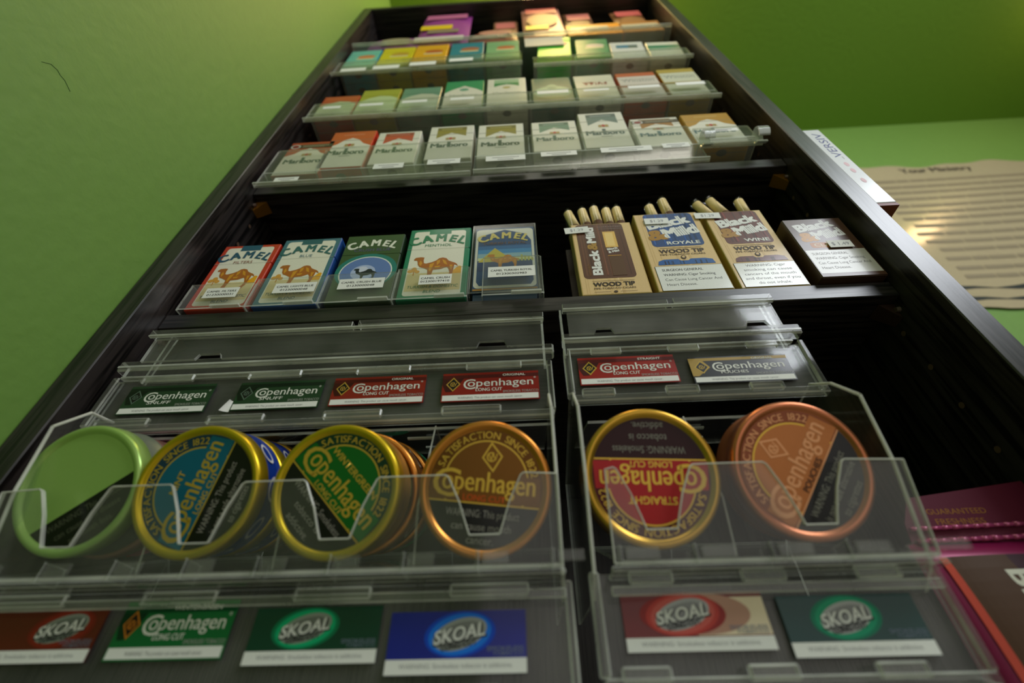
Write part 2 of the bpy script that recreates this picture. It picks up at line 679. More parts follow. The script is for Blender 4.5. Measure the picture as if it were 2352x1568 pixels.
# ------------------------------------------------------------------ cigarette packs
def pack(label, x0, y, z0, w, h, d, body, front, art, group, seam=0.68, roty=0, coat=.15, edge=None, name='cigarette_pack'):
    t = thing(name, label, 'cigarette pack', (x0 + w / 2, y + d / 2, z0), group)
    mbb, mbl = MB(), MB()
    sz = z0 + h * seam
    B = M(body, .4, 0, coat)
    mbb.box(x0, x0 + w, y, y + d, z0, sz - .15, B, .7)
    mbl.box(x0, x0 + w, y, y + d, sz + .15, z0 + h, B, .7)
    a = Art(mbb, (x0, y, z0), (1, 0, 0), (0, 0, 1), w, h, mbl, h * seam)
    if front:
        a.rect(.8, .8, w - .8, h - .8, M(front, .4, 0, coat))
    art(a, w, h)
    # bottom: folded flaps and a tax stamp
    b = Art(mbb, (x0, y + d, z0), (1, 0, 0), (0, -1, 0), w, d)
    b.rect(1, d / 2 - .3, w - 1, d / 2 + .3, M((120, 116, 104), .6))
    b.oval(w / 2, d / 2, 6, 4, M((96, 90, 86), .6))
    mbb.build('carton', t)
    mbl.build('lid', t)
    if roty:
        t.rotation_euler = (0, math.radians(roty), 0)
    return t


def copy_tree(o, parent=None):
    c = o.copy()
    COL.objects.link(c)
    if parent:
        c.parent = parent
    for ch in [x for x in o.children]:
        copy_tree(ch, c)
    return c


# --- pack front designs
def art_arch(border, tab, word, sub, subcol, blend=True):
    def f(a, w, h):
        m_ = 4.5
        pan = M((236, 232, 214), .4, 0, .35)
        a.rrect(m_, m_, w - m_, h - 4, 3, pan)
        a.poly([(w * .32, h - .8), (w * .68, h - .8), (w * .68, h - 9), (w * .32, h - 9)], M(tab, .4, 0, .3))
        a.rect(m_ + 1, 10, w - m_ - 1, 33, M((226, 206, 150), .4, 0, .35))
        a.poly([(w * .72, 31), (w * .90, 31), (w * .90, 40), (w * .86, 41)], M((236, 170, 30), .4))
        for dx, dy, r in ((0, 0, 2.6), (3.4, 1, 2.4), (6, -1, 2.2), (3, 3, 2.2)):
            a.oval(m_ + 3 + dx, 36 + dy, r, r * .9, M((216, 160, 70), .5))
        a.rect(m_ + 5.6, 30, m_ + 6.6, 36, M((200, 140, 60), .5))
        camel(a, w * .15, 22, w * .70, M((176, 100, 34), .4, 0, .3), M((214, 150, 40), .4, 0, .3))
        camel_word(a, w / 2, h - 20, w * .86, M(word, .4, 0, .3))
        a.text(sub, w / 2, h - 28, 3.6, M(subcol, .5), 'C', 0, shear=.0)
        a.rect(.8, h * .68 - .15, w - .8, h * .68 + .15, M((190, 190, 180), .6))
        if blend:
            a.text('TURKISH & DOMESTIC', w / 2, 13.5, 3.2, M(word, .5), 'C', 0, shear=.15, width=w * .74)
            a.text('BLEND', w / 2, 7.6, 3.2, M(word, .5), 'C', 0, shear=.15)
    return f


def art_dusk(a, w, h):
    a.oval(w * .5, 40, w * .5, 24, M((20, 120, 112), .4, 0, .4))
    a.oval(w * .5, 38, w * .43, 22, M((226, 230, 220), .4))
    a.oval(w * .5, 38, w * .41, 20.8, M((100, 128, 186), .4))
    a.oval(w * .46, 38, w * .20, 10, M((176, 190, 224), .4))
    a.oval(w * .44, 40, w * .10, 6, M((210, 214, 232), .4))
    a.poly([(w * .13, 28), (w * .87, 28), (w * .76, 21), (w * .5, 17.5), (w * .24, 21)], M((60, 88, 130), .4))
    camel(a, w * .30, 25.5, w * .40, M((34, 40, 46), .4))
    camel_word(a, w / 2, h - 17, w * .80, M((236, 236, 220), .4))
    a.text('CRUSH BLUE', w / 2, h - 25, 4, M((96, 88, 128), .4), 'C')
    a.rect(1, 1, w - 1, 9, M((70, 84, 56), .4))
    a.text('REGULAR FRESH', w / 2, 10.5, 2.6, M((40, 50, 34), .4), 'C')


def art_royal(a, w, h):
    W_ = M((238, 234, 220), .4, 0, .35)
    a.rrect(1.2, 4, w - 1.2, h - 3, 4, W_)
    pts = [(3.4, 12), (6, 7), (w - 6, 7), (w - 3.4, 12), (w - 3.4, h - 22), (w - 8, h - 12), (w * .5, h - 4), (8, h - 12), (3.4, h - 22)]
    a.poly(pts, M((4, 70, 130), .4))
    a.rect(3.8, 44, w - 3.8, 52, M((150, 190, 206), .4, 0, .35))
    a.rect(3.8, 50, w - 3.8, 56, M((60, 146, 206), .4))
    a.rect(3.8, 56, w - 3.8, 61, M((24, 106, 172), .4))
    a.rect(3.8, 40, w - 3.8, 44, M((222, 226, 170), .4, 0, .35))
    a.poly([(4, 38), (w * .34, 58), (w * .62, 40), (w * .62, 37), (4, 37)], M((216, 196, 70), .4, 0, .35))
    for k in range(5):
        a.rect(w * (.70 + .055 * k), 38, w * (.735 + .055 * k), 42 + (k * 7 % 4) * 1.6, M((190, 190, 90), .4))
    a.rect(3.8, 26, w - 3.8, 38, M((6, 54, 120), .4))
    camel(a, w * .22, 25, w * .52, M((206, 130, 30), .4, 0, .3), M((226, 160, 50), .4))
    camel_word(a, w / 2, h - 18, w * .80, M((238, 214, 110), .4, 0, .3))
    a.text('TURKISH ROYAL', w / 2, h - 27, 3.6, M((112, 72, 50), .4), 'C', .01)
    a.rect(.8, .8, w - .8, 3, M((190, 130, 40), .3, .6))


def art_roof(colr, style, sub=None, ring=False, letc=(58, 84, 66)):
    def f(a, w, h):
        C_ = M(colr, .4, 0, .3)
        dark = M([v * .78 for v in colr], .4, 0, .3)
        if style == 'wide':
            a.poly([(.8, h - .8), (w - .8, h - .8), (w - .8, h * .56), (w * .80, h * .63), (w * .66, h * .75), (w * .56, h * .78), (w * .5, h * .80),
                    (w * .44, h * .78), (w * .34, h * .75), (w * .20, h * .63), (.8, h * .56)], C_)
        else:
            a.poly([(w * .17, h * .95), (w * .84, h * .95), (w * .84, h * .66), (w * .5, h * .78), (w * .17, h * .62)], C_)
            a.rect(w * .17, h * .86, w * .84, h * .955, dark)
        a.rect(w * .26, h * .885, w * .74, h * .91, M([min(255, v * .7 + 70) for v in colr], .5))
        a.rect(.8, h * .735, w - .8, h * .743, M((128, 126, 112), .6))
        g, rd = M((170, 140, 70), .4), M((180, 60, 40), .4)
        a.oval(w * .43, h * .60, w * .045, h * .03, g)
        a.oval(w * .57, h * .60, w * .045, h * .03, g)
        a.oval(w * .5, h * .60, w * .04, h * .035, rd)
        a.rect(w * .38, h * .555, w * .62, h * .565, g)
        K = M(letc, .5)
        x = w * .09
        y = h * .34
        s = h * .115
        parts = [('M', 1.0, 1.1), ('ar', 1.0, .9), ('l', 2.2, 1.0), ('b', 2.2, .9), ('oro', 1.0, .9)]
        tot = 0
        for st, tl, sc in parts:
            vs, fs, x0_, x1_ = glyphs(st, 0.0)
            tot += (x1_ - x0_) * s / CAP * sc + s * .10
        kx = w * .82 / tot
        for st, tl, sc in parts:
            x += a.text(st, x, y, s, K, 'L', .03, sx=sc * kx, tall=tl) + s * .10 * kx
        if sub:
            a.rect(w * .38, h * .285, w * .62, h * .30, M((150, 152, 140), .5))
        if ring:
            a.rect(.8, h * .80, w - .8, h * .92, M((70, 60, 40), .4))
            a.oval(w * .14, h * .86, w * .11, h * .065, M((196, 196, 186), .4))
            a.oval(w * .14, h * .86, w * .08, h * .045, M((130, 24, 24), .4))
            a.rect(w * .30, h * .87, w * .90, h * .885, M((170, 160, 130), .4))
            a.rect(w * .30, h * .835, w * .80, h * .85, M((150, 140, 110), .4))
    return f


def art_wave(top, low, word=None):
    def f(a, w, h):
        a.rect(.8, h * .45, w - .8, h - .8, M(top, .4, 0, .3))
        pts = [(.8, h * .40), (w - .8, h * .40), (w - .8, h * .58), (w * .8, h * .68), (w * .5, h * .72), (w * .25, h * .64), (.8, h * .50)]
        a.poly(pts, M(low, .4, 0, .3))
        if word:
            a.text(word, w / 2, h * .45, h * .06, M((90, 100, 90), .5), 'C', .01)
    return f


def art_bigM(a, w, h):
    a.poly([(.8, h - .8), (w - .8, h - .8), (w - .8, h * .55), (w * .82, h * .66), (w * .5, h * .80), (w * .18, h * .66), (.8, h * .55)], M((10, 140, 84), .4, 0, .3))
    a.oval(w / 2, h * .65, w * .12, h * .05, M((90, 150, 120), .4))
    a.text('Marlboro', w / 2, h * .42, h * .06, M((130, 150, 130), .5), 'C', .01, width=w * .7)


def art_bow(a, w, h):
    g = M((24, 128, 66), .4, 0, .3)
    a.poly([(w * .18, h * .92), (w * .82, h * .92), (w * .82, h * .68), (w * .66, h * .74), (w * .5, h * .77), (w * .34, h * .74), (w * .18, h * .68)], g)
    a.rect(w * .18, h * .82, w * .82, h * .96, M((150, 180, 140), .4))
    a.oval(w / 2, h * .64, w * .10, h * .04, M((176, 160, 90), .4))
    a.text('Marlboro', w / 2, h * .42, h * .06, M((150, 150, 130), .5), 'C', .01, width=w * .7)


def art_arcs(a, w, h):
    c_ = M((110, 160, 140), .4, 0, .3)
    a.oval(w / 2, h * .62, w * .13, h * .10, c_)
    a.oval(w / 2, h * .40, w * .46, h * .25, c_)
    a.oval(w / 2, h * .56, w * .12, h * .05, M((70, 130, 112), .4, 0, .3))


def art_script(a, w, h):
    for k, (x, r) in enumerate(((.28, .05), (.42, .06), (.62, .045), (.78, .04))):
        a.oval(w * x, h * .66, w * r * .7, h * r * .9, M((110, 50, 34), .4))
    a.text('Wins', w * .5, h * .58, h * .12, M((150, 60, 40), .4), 'C', .01, width=w * .6)


def art_winston(top, strip):
    def f(a, w, h):
        a.rect(.8, h * .84, w - .8, h - .8, M(top, .4, 0, .3))
        a.text('Winston', w / 2, h * .62, h * .12, M((120, 124, 116), .5), 'C', .0, width=w * .80)
        a.rect(.8, h * .40, w - .8, h * .48, M(strip, .4, 0, .3))
    return f


def art_pipe(colr, accent=(206, 120, 70)):
    def f(a, w, h):
        a.oval(w * .6, h * .62, w * .28, h * .10, M(accent, .4, 0, .2))
        a.rect(w * .3, h * .48, w * .85, h * .54, M((214, 200, 150), .4))
    return f


def art_newp(a, w, h):
    a.rect(w * .18, h * .62, w * .82, h * .82, M((50, 116, 150), .4, 0, .3))
    a.rect(w * .55, h * .62, w * .82, h * .80, M((90, 100, 96), .4, 0, .3))


def art_stripe(a, w, h):
    a.rect(.8, h * .62, w - .8, h * .80, M((24, 120, 84), .4, 0, .3))
    a.rect(.8, h * .50, w - .8, h * .60, M((110, 150, 120), .4, 0, .3))


def art_bubbles(a, w, h):
    a.oval(w * .62, h * .62, w * .30, h * .12, M((204, 150, 120), .4))
    a.oval(w * .50, h * .60, w * .08, h * .05, M((232, 224, 210), .4))
    a.oval(w * .74, h * .60, w * .08, h * .05, M((232, 224, 210), .4))


# --- first open shelf: five camel packs
HG = 'camel picture packs on the middle shelf'
pack('red bordered white pack with brown camel, leftmost in the row above the label racks', -279, 243, 270, 53, 87, 22, (196, 52, 26), (196, 60, 34),
     art_arch(None, (28, 84, 110), (34, 84, 110), 'FILTERS', (150, 100, 80)), HG)
pack('blue bordered white pack with brown camel, second from the left on the middle shelf', -223, 243, 270, 54, 92, 22, (36, 80, 150), (70, 116, 130),
     art_arch(None, (44, 96, 104), (50, 104, 104), 'BLUE', (96, 130, 140)), HG)
pack('dark green pack with a black camel in a round blue picture', -163, 243, 270, 54, 93, 22, (44, 66, 44), (58, 84, 46), art_dusk, HG)
pack('green bordered white pack with brown camel, fourth on the middle shelf', -104, 243, 270, 57, 98, 22, (8, 120, 82), (14, 126, 90),
     art_arch(None, (16, 126, 88), (20, 124, 84), 'MENTHOL', (40, 130, 96)), HG)
pack('deep blue pack with orange camel and yellow pyramid in a clear upright case', -43, 245, 278, 55, 90, 22, (10, 56, 100), (10, 70, 124), art_royal, HG)


def sticker(mb, x0, z0, w, h, y, lines, size=2.2, roll=0.0, th=.25):
    a = Art(mb, (x0, y, z0), (math.cos(roll), 0, math.sin(roll)), (-math.sin(roll), 0, math.cos(roll)), w, h)
    P = [a.p3(0, 0, 0), a.p3(w, 0, 0), a.p3(w, h, 0), a.p3(0, h, 0)]
    mb.slab(P, (0, -1, 0), th, PAPER, PAPER)
    a.layer = 1 + th / LAY
    for s, u, v in lines:
        ww = glyphs(s, 0.0)
        ww = min((ww[3] - ww[2]) * size / CAP * 1.25, w * .88)
        a.text(s, u, v, size, INK, 'C', .012, width=ww)
    return a


def holder(label, x0, x1, ztop, st, lines, zb=266.6, full=False):
    t = thing('pack_holder', label, 'pack holder', ((x0 + x1) / 2, 255, zb), 'clear plastic holders on the middle shelf')
    mb = MB()
    y = 240
    mb.plate_xz([(x0, zb + 1.6), (x1, zb + 1.6), (x1, ztop - 2), (x1 - 2, ztop), (x0, ztop)], y - 1.2, 1.2, HAZY)
    mb.plate_yz([(y, zb), (y + 32, zb), (y + 32, ztop), (y, ztop)], x0, .8, CLEAR)
    mb.plate_yz([(y, zb), (y + 32, zb), (y + 32, ztop), (y, ztop)], x1 - .8, .8, CLEAR)
    mb.slab([(x0, y - 1, zb), (x1, y - 1, zb), (x1, y + 32, zb), (x0, y + 32, zb)], (0, 0, 1), 1.5, CLEAR, EDGE)
    mb.box(x1 - 26, x1 - 2, y - 4.5, y - 1, zb - .8, zb + 1.6, EDGE, .4)
    mb.build('plastic_box', t)
    mb = MB()
    sticker(mb, st[0], st[1], st[2], st[3], y - 1.25, [(lines[0], st[2] / 2, st[3] * .54), (lines[1], st[2] / 2, st[3] * .20)], 2.3)
    p = mb.build('price_label', t)
    p['label'] = 'small white printed product label'


holder('clear plastic holder in front of the red bordered camel pack', -281, -225.5, 297, (-265, 279, 28, 12), ('CAMEL FILTERS', '01230000031'))
holder('clear plastic holder in front of the blue bordered camel pack', -225, -166, 301, (-207, 281, 35, 12), ('CAMEL LIGHTS BLUE', '01230000048'))
holder('clear plastic holder in front of the dark green camel pack', -165.5, -106, 302, (-153, 282, 38, 12.5), ('CAMEL CRUSH BLUE', '01230000048'))
holder('clear plastic holder in front of the green bordered camel pack', -105.5, -45, 305, (-86, 283, 27, 12), ('CAMEL CRUSH', '012300197410'))
holder('clear plastic holder in front of the deep blue camel pack', -33.5, 16, 315, (-29, 288, 39, 13), ('CAMEL TURKISH ROYAL', '012300302983'))


def upright_case():
    t = thing('display_case', 'thin clear plastic case wrapped around the deep blue camel pack', 'plastic case', (-15, 256, 266.5))
    mb = MB()
    x0, x1, y0, y1, z0, z1 = -45, 13.5, 243.4, 268.5, 275, 370.5
    mb.plate_xz([(x0, z0), (x1, z0), (x1, z1), (x0, z1)], y0, .7)
    mb.plate_yz([(y0 + .7, z0), (y1, z0), (y1, z1), (y0 + .7, z1)], x0, .7)
    mb.plate_yz([(y0 + .7, z0), (y1, z0), (y1, z1), (y0 + .7, z1)], x1 - .7, .7)
    mb.slab([(x0, y0, z0), (x1, y0, z0), (x1, y1, z0), (x0, y1, z0)], (0, 0, 1), .8, CLEAR, EDGE)
    mb.box(x0 + 3, x1 - 3, y0 + 2, y1 - 2, 266.8, 275, M((16, 44, 66), .4, 0, .3), .6)
    mb.build('plastic_shell', t)


upright_case()


# --- cigar packs
TAN = (226, 192, 136)


def wood_strips(a, x0, y0, x1, y1, cols, n=9):
    st = random.getstate()
    random.seed(int(x0 * 7 + y0))
    for k in range(n):
        xa = x0 + (x1 - x0) * random.random() * .94
        a.rect(xa, y0, min(x1, xa + random.uniform(.3, 1.6)), y1, M(random.choice(cols), .45, 0, .2))
        a.layer -= 0.17
    a.layer += .25
    random.setstate(st)


def bm_logo(a, x, y, w, wht, gold, ang=math.radians(13)):
    c, s = math.cos(ang), math.sin(ang)
    a.text('Black', x + w * .06, y + w * .34, w * .27, wht, 'L', .05, ang=ang, width=w * .90)
    a.text('Mild', x + w * .34, y + w * .02, w * .29, wht, 'L', .05, ang=ang, width=w * .70)
    a.text('&', x, y - w * .04, w * .32, gold, 'L', .045, ang=ang * .4, width=w * .34)


def art_bm(kind):
    def f(a, w, h):
        T = M(TAN, .5, 0, .15)
        dk = M((70, 50, 34), .5)
        wood_strips(a, 1.5, 1, w - 1.5, h - 1, [(216, 180, 122), (234, 202, 148)], 12)
        if kind == 'dark':
            a.rrect(4, h * .20, w - 8, h + 2 - 3, 4, M((92, 52, 34), .45, 0, .3))
            wood_strips(a, 5, h * .24, w - 9, h - 2, [(70, 38, 24), (110, 66, 42), (124, 72, 50)], 16)
            wt = M((236, 236, 232), .4)
            a.text('Black', w * .36, h * .25, 7.5, wt, 'L', .05, ang=math.radians(90), width=h * .33)
            a.text('&', w * .36, h * .595, 8, M((172, 130, 50), .4), 'L', .04, ang=math.radians(90), width=h * .10)
            a.text('Mild', w * .36, h * .70, 7.5, wt, 'L', .05, ang=math.radians(90), width=h * .23)
            a.text('MADURO', w * .20, h * .24, 2.4, M((130, 90, 44), .4), 'L', 0, ang=math.radians(90))
            a.rect(w * .50, h * .62, w * .70, h * .86, M((232, 186, 96), .4))
            a.rect(w * .53, h * .64, w * .66, h * .84, M((244, 208, 130), .4))
            a.rect(w * .50, h * .50, w * .71, h * .62, M((84, 44, 30), .4))
            a.text('Black', w * .52, h * .575, 2.6, wt, 'L', .04, ang=math.radians(13), width=w * .17)
            a.text('& Mild', w * .53, h * .535, 2.6, wt, 'L', .04, ang=math.radians(13), width=w * .17)
            a.rect(w * .50, h * .495, w * .71, h * .505, M((190, 140, 60), .4))
            a.rect(w * .51, h * .23, w * .72, h * .49, M((96, 66, 40), .6))
            a.text('GUARANTEED', w * .64, h * .925, 2.0, M((150, 134, 130), .5), 'C', 0, width=w * .42)
            a.rect(w * .44, h * .90, w * .84, h * .906, M((150, 134, 130), .5))
            a.rect(w * .18, h * .165, w * .80, h * .168, dk)
            a.text('WOOD TIP', w * .49, h * .10, 4.6, M((46, 34, 26), .5), 'C', .03, width=w * .60)
            a.text('PIPE-TOBACCO CIGARS', w * .49, h * .063, 2.0, dk, 'C', .01, width=w * .60)
            a.rect(w * .18, h * .03, w * .42, h * .033, dk)
            a.rect(w * .56, h * .03, w * .80, h * .033, dk)
            a.oval(w * .49, h * .03, 1.6, 1.2, dk)
        else:
            bc = {'blue': (22, 66, 128), 'wine': (98, 34, 34)}[kind]
            a.rrect(w * .14, h * .53, w * .90, h - .9, 4, M(bc, .45, 0, .3))
            wood_strips(a, w * .16, h * .56, w * .88, h - 1.2, [[v * .75 for v in bc], [min(255, v * 1.4) for v in bc]], 14)
            bm_logo(a, w * .14, h * .635, w * .74, M((236, 236, 232), .4), M((176, 128, 46), .4))
            a.text({'blue': 'ROYALE', 'wine': 'WINE'}[kind], w * .84, h * .555, 4.2, M((230, 230, 224), .4), 'R', .03, width=w * (.48 if kind == 'blue' else .40))
            a.rect(w * .22, h * .505, w * .82, h * .509, dk)
            a.text('WOOD TIP', w * .52, h * .445, 4.8, M((60, 44, 32), .5), 'C', .03, width=w * .64)
            a.text('PIPE-TOBACCO CIGARS', w * .52, h * .415, 2.0, dk, 'C', .01, width=w * .64)
            a.poly([(w * .12, h * .30), (w * .92, h * .30), (w * .90, h * .35), (w * .80, h * .365), (w * .60, h * .365), (w * .56, h * .345), (w * .46, h * .345),
                    (w * .42, h * .365), (w * .22, h * .365), (w * .14, h * .345)], M(bc if kind == 'wine' else (26, 90, 164), .45, 0, .3))
            wood_strips(a, w * .16, h * .303, w * .88, h * .345, [[v * .6 for v in bc]], 9)
            a.oval(w * .51, h * .385, 2.2, 2.6, dk)
            a.oval(w * .51, h * .39, 1.2, 1.4, T)
            a.rect(w * .06 - .3, .6, w - .8, h * .28 + .3, INK)
            a.rect(w * .06, .8, w - 1, h * .28, M((236, 236, 232), .35, 0, .4))
            if kind == 'blue':
                L_ = [('SURGEON GENERAL', .03, .56), ('WARNING: Cigar Smoking', .02, .70), ('Can Cause Lung Cancer And', 0, .76), ('Heart Disease.', 0, .40)]
                for i, (s_, b_, ww) in enumerate(L_):
                    a.text(s_, w * .14, h * (.222 - .055 * i), 2.9, M((50, 50, 52), .5), 'L', b_ * .5, width=w * ww)
            else:
                L_ = [('WARNING: Cigar', .60), ('smoking can cause', .72), ('cancers of the mouth', .76), ('and throat, even if you', .80), ('do not inhale.', .48)]
                for i, (s_, ww) in enumerate(L_):
                    a.text(s_, w * .52, h * (.235 - .05 * i), 2.9, M((84, 84, 88), .5), 'C', .0, width=w * ww)
    return f


def art_classic(a, w, h):
    br = M((86, 58, 44), .35, 0, .15)
    a.rect(.8, .8, w - .8, h - .8, br)
    bm_logo(a, w * .12, h * .60, w * .72, M((226, 226, 226), .35), M((206, 150, 84), .35))
    a.rrect(w * .18, h * .47, w * .82, h * .56, 2, M((190, 120, 60), .35))
    a.text('CLASSIC', w * .5, h * .49, 4, M((236, 220, 200), .4), 'C', .02, width=w * .52)
    a.rect(w * .03, h * .06, w * .97, h * .43, M((206, 204, 200), .35, 0, .2))
    for i, (s_, ww) in enumerate((('SURGEON GENERAL', .56), ('WARNING: Cigar Smoking', .76), ('Can Cause Lung Cancer And', .80), ('Heart Disease.', .44))):
        a.text(s_, w * .10, h * (.35 - .075 * i), 3.0, M((96, 92, 92), .5), 'L', .0, width=w * ww)


def cigar_pack(label, x0, y, z0, w, h, d, side, front, art, st=None, rz=0):
    t = thing('cigar_pack', label, 'cigar pack', (x0 + w / 2, y + d / 2, z0), 'cigar packs on the middle shelf')
    mb = MB()
    B = M(side, .45, 0, .25)
    c = .9
    z1 = z0 + h
    if w == 50:
        mb.box(x0, x0 + w, y, y + d, z0, z1, B, c)
    else:
        mb.box(x0, x0 + w, y, y + 1, z0, z1, B, .4)
        mb.box(x0, x0 + w, y + d - 1, y + d, z0, z1 + 3, B, .4)
        mb.box(x0, x0 + 1, y + .5, y + d - .5, z0, z1, B, .4)
        mb.box(x0 + w - 1, x0 + w, y + .5, y + d - .5, z0, z1, B, .4)
        mb.box(x0 + .5, x0 + w - .5, y + .5, y + d - .5, z0, z0 + 1, B)
    a = Art(mb, (x0, y, z0), (1, 0, 0), (0, 0, 1), w, h)
    a.rect(1, 1, w - 1, h - 1, M(front, .5, 0, .25))
    art(a, w, h)
    mb.build('carton', t)
    if st:
        mb = MB()
        x, z, r, s_, ww = st
        q = sticker(mb, x, z, ww, 9, y - 1.3, [], roll=r)
        q.text(s_, ww * .5, 2.6, 3.8, M((150, 150, 158), .6), 'C', 0)
        p = mb.build('price_sticker', t)
        p['label'] = 'white price sticker'
    t.rotation_euler = (0, 0, math.radians(rz))
    return t


cigar_pack('dark wood print cigar pack with sideways white lettering, leftmost cigar pack', 46, 243.6, 266, 55, 98, 15, (200, 170, 104), TAN, art_bm('dark'),
           (40, 348, math.radians(4), '$1.29', 22))
cigar_pack('tan cigar pack with a blue top panel', 106, 243.6, 266, 59, 109, 17, (186, 160, 84), TAN, art_bm('blue'), (114, 357, math.radians(-1), '$1.29', 22))
cigar_pack('tan cigar pack with a dark red top panel', 170.5, 243.6, 266, 53, 107, 17, (186, 160, 84), TAN, art_bm('wine'), (161, 362, math.radians(-3), '$1.29', 23))
cigar_pack('glossy dark brown cigar pack standing nearest the right side panel', 229, 236.6, 266.2, 50, 78, 32, (60, 38, 26), (78, 50, 38), art_classic,
           (251, 301, math.radians(-1), '$ 1.49', 19))


def cellophane_rim():
    pass


def cigar(label, x, y, ztip, zbot, dx, r=5.0):
    t = thing('cigar', label, 'cigar', (x, y, zbot), 'wood tipped cigars sticking out of the packs')
    mb = MB()
    top = (x + dx, y, ztip)
    bot = (x, y, ztip - 26)
    mb.tube(bot, top, r, r * .9, M((240, 212, 148), .5), 20, True, .8)
    mb.tube((top[0], top[1] - 0, top[2]), (top[0] + dx * .02, top[1], top[2] + .6), r * .7, r * .45, M((196, 158, 92), .6), 20)
    p = mb.build('wood_tip', t, True)
    mb = MB()
    mb.tube(bot, (x, y, zbot), r, r, M((84, 52, 30), .7), 16)
    p = mb.build('tobacco_body', t, True)
    mb = MB()
    n = 14
    rings = []
    for k, (zz, rr) in enumerate(((zbot + 10, r + .5), (ztip - 3, r + .5), (ztip + 1.2, r + .1), (ztip + 2.6, r * .95))):
        f = (zz - (ztip - 26)) / 26
        for i in range(n):
            th = 2 * math.pi * i / n
            j = (1 + .16 * math.sin(i * 5 + k)) if k > 1 else 1
            rings.append((x + dx * max(0, f) + rr * j * math.cos(th), y + rr * j * math.sin(th) * .8, zz + (.9 * math.sin(i * 3.1) if k > 1 else 0)))
    mb.add(rings, [[k * n + i, k * n + (i + 1) % n, (k + 1) * n + (i + 1) % n, (k + 1) * n + i] for k in range(3) for i in range(n)], CELLO)
    mb.build('wrapper', t, True)


NM = ['leftmost', 'second', 'middle', 'fourth', 'rightmost']
for i, (x, zt, dx) in enumerate(((52, 396, -5), (63, 399, -2), (74, 402, -1), (84.5, 398, 0), (95, 399, 0))):
    cigar('cigar with pale wood tip above the dark wood print pack, %s of five' % NM[i], x, 251.2, zt, 268, dx, 4.7)
for i, (x, zt, dx) in enumerate(((129, 401, -1), (144, 411, -1))):
    cigar('cigar with pale wood tip above the blue panelled pack, %s of two' % ('left', 'right')[i], x, 252.2, zt, 268, dx)
for i, (x, zt, dx) in enumerate(((183, 402, -8), (196.5, 407, -7), (216, 403, 1))):
    cigar('cigar with pale wood tip above the dark red panelled pack, %s of three' % ('left', 'middle', 'right')[i], x, 252.2, zt, 268, dx)

# second thin pack leaning behind the first cigar pack
mb = MB(); mb.box(41, 92, 262.5, 264, 266.2, 352, M((52, 34, 26), .5), .4)
tag(mb.build('cardboard_sleeve'), 'dark cardboard sleeve behind the leftmost cigar pack', 'sleeve')


# ------------------------------------------------------------------ three tiers of cigarette packs
RW = (226, 222, 206)
tier1 = [
    # x0, z0, w, h, body, front, art, label
    (-277, 478, 54, 82, (176, 50, 24), (226, 220, 200), art_roof((176, 60, 26), 'wide', ring=True), 'white pack with red roof and dark printed band, first of the lowest tier'),
    (-230, 490, 54, 94, (200, 50, 24), RW, art_roof((200, 84, 30), 'wide', 'FILTER'), 'tall white pack with orange red roof, second of the lowest tier'),
    (-171, 492, 53, 83, RW, RW, art_roof((196, 62, 34), 'banner'), 'white pack with narrow red banner'),
    (-107, 496, 54, 87, RW, RW, art_roof((146, 132, 20), 'banner'), 'white pack with olive gold banner, left of the gap between the two racks'),
    (-47, 491, 55, 89, RW, RW, art_roof((146, 132, 20), 'banner', 'LIGHTS'), 'white pack with olive gold banner, right of the gap between the two racks'),
    (18, 500, 54, 79, RW, RW, art_roof((104, 140, 118), 'banner', letc=(70, 100, 90)), 'white pack with grey green banner, sixth of the lowest tier'),
    (77, 502, 55, 95, RW, RW, art_roof((104, 124, 116), 'banner', 'SILVER', letc=(80, 100, 100)), 'tall white pack with grey banner, seventh of the lowest tier'),
    (138, 498, 57, 74, RW, RW, art_roof((164, 108, 20), 'banner', ring=True, letc=(80, 110, 120)), 'low white pack with brown gold banner beside the curled clear end piece'),
    (200, 496, 57, 80, (190, 140, 40), RW, art_roof((182, 132, 28), 'wide', letc=(80, 110, 120)), 'white pack with golden roof, last at the right of the lowest tier'),
]
tier2 = [
    (-276, 639, 52, 70, (180, 60, 30), (196, 206, 170), art_wave((186, 70, 30), (176, 190, 150)), 'pack with red and orange wave, first of the middle tier'),
    (-222, 639, 56, 87, (150, 140, 30), (196, 206, 170), art_wave((160, 160, 40), (186, 200, 150)), 'pack with olive yellow wave, second of the middle tier'),
    (-162, 640, 56, 84, (80, 110, 100), (196, 206, 180), art_wave((96, 140, 116), (186, 190, 166)), 'pack with grey green wave, third of the middle tier'),
    (-101, 641, 56, 100, (10, 130, 80), (220, 214, 196), art_bigM, 'white pack with bright green roof'),
    (-40, 641, 56, 100, (220, 214, 196), (220, 214, 196), art_bow, 'white pack with dark green bow shaped banner'),
    (24, 640, 56, 92, (24, 92, 84), (30, 96, 86), art_arcs, 'teal pack with pale green arches'),
    (85, 641, 56, 91, (212, 206, 184), (212, 206, 184), art_script, 'cream pack with dark red brown script'),
    (146, 640, 56, 92, (196, 80, 40), (206, 196, 184), art_winston((190, 84, 40), (170, 100, 90)), 'pale pack with orange red top strip'),
    (207, 640, 52, 98, (170, 140, 40), (200, 200, 176), art_winston((176, 150, 50), (160, 130, 40)), 'pale pack with gold top strip, rightmost of the middle tier'),
]
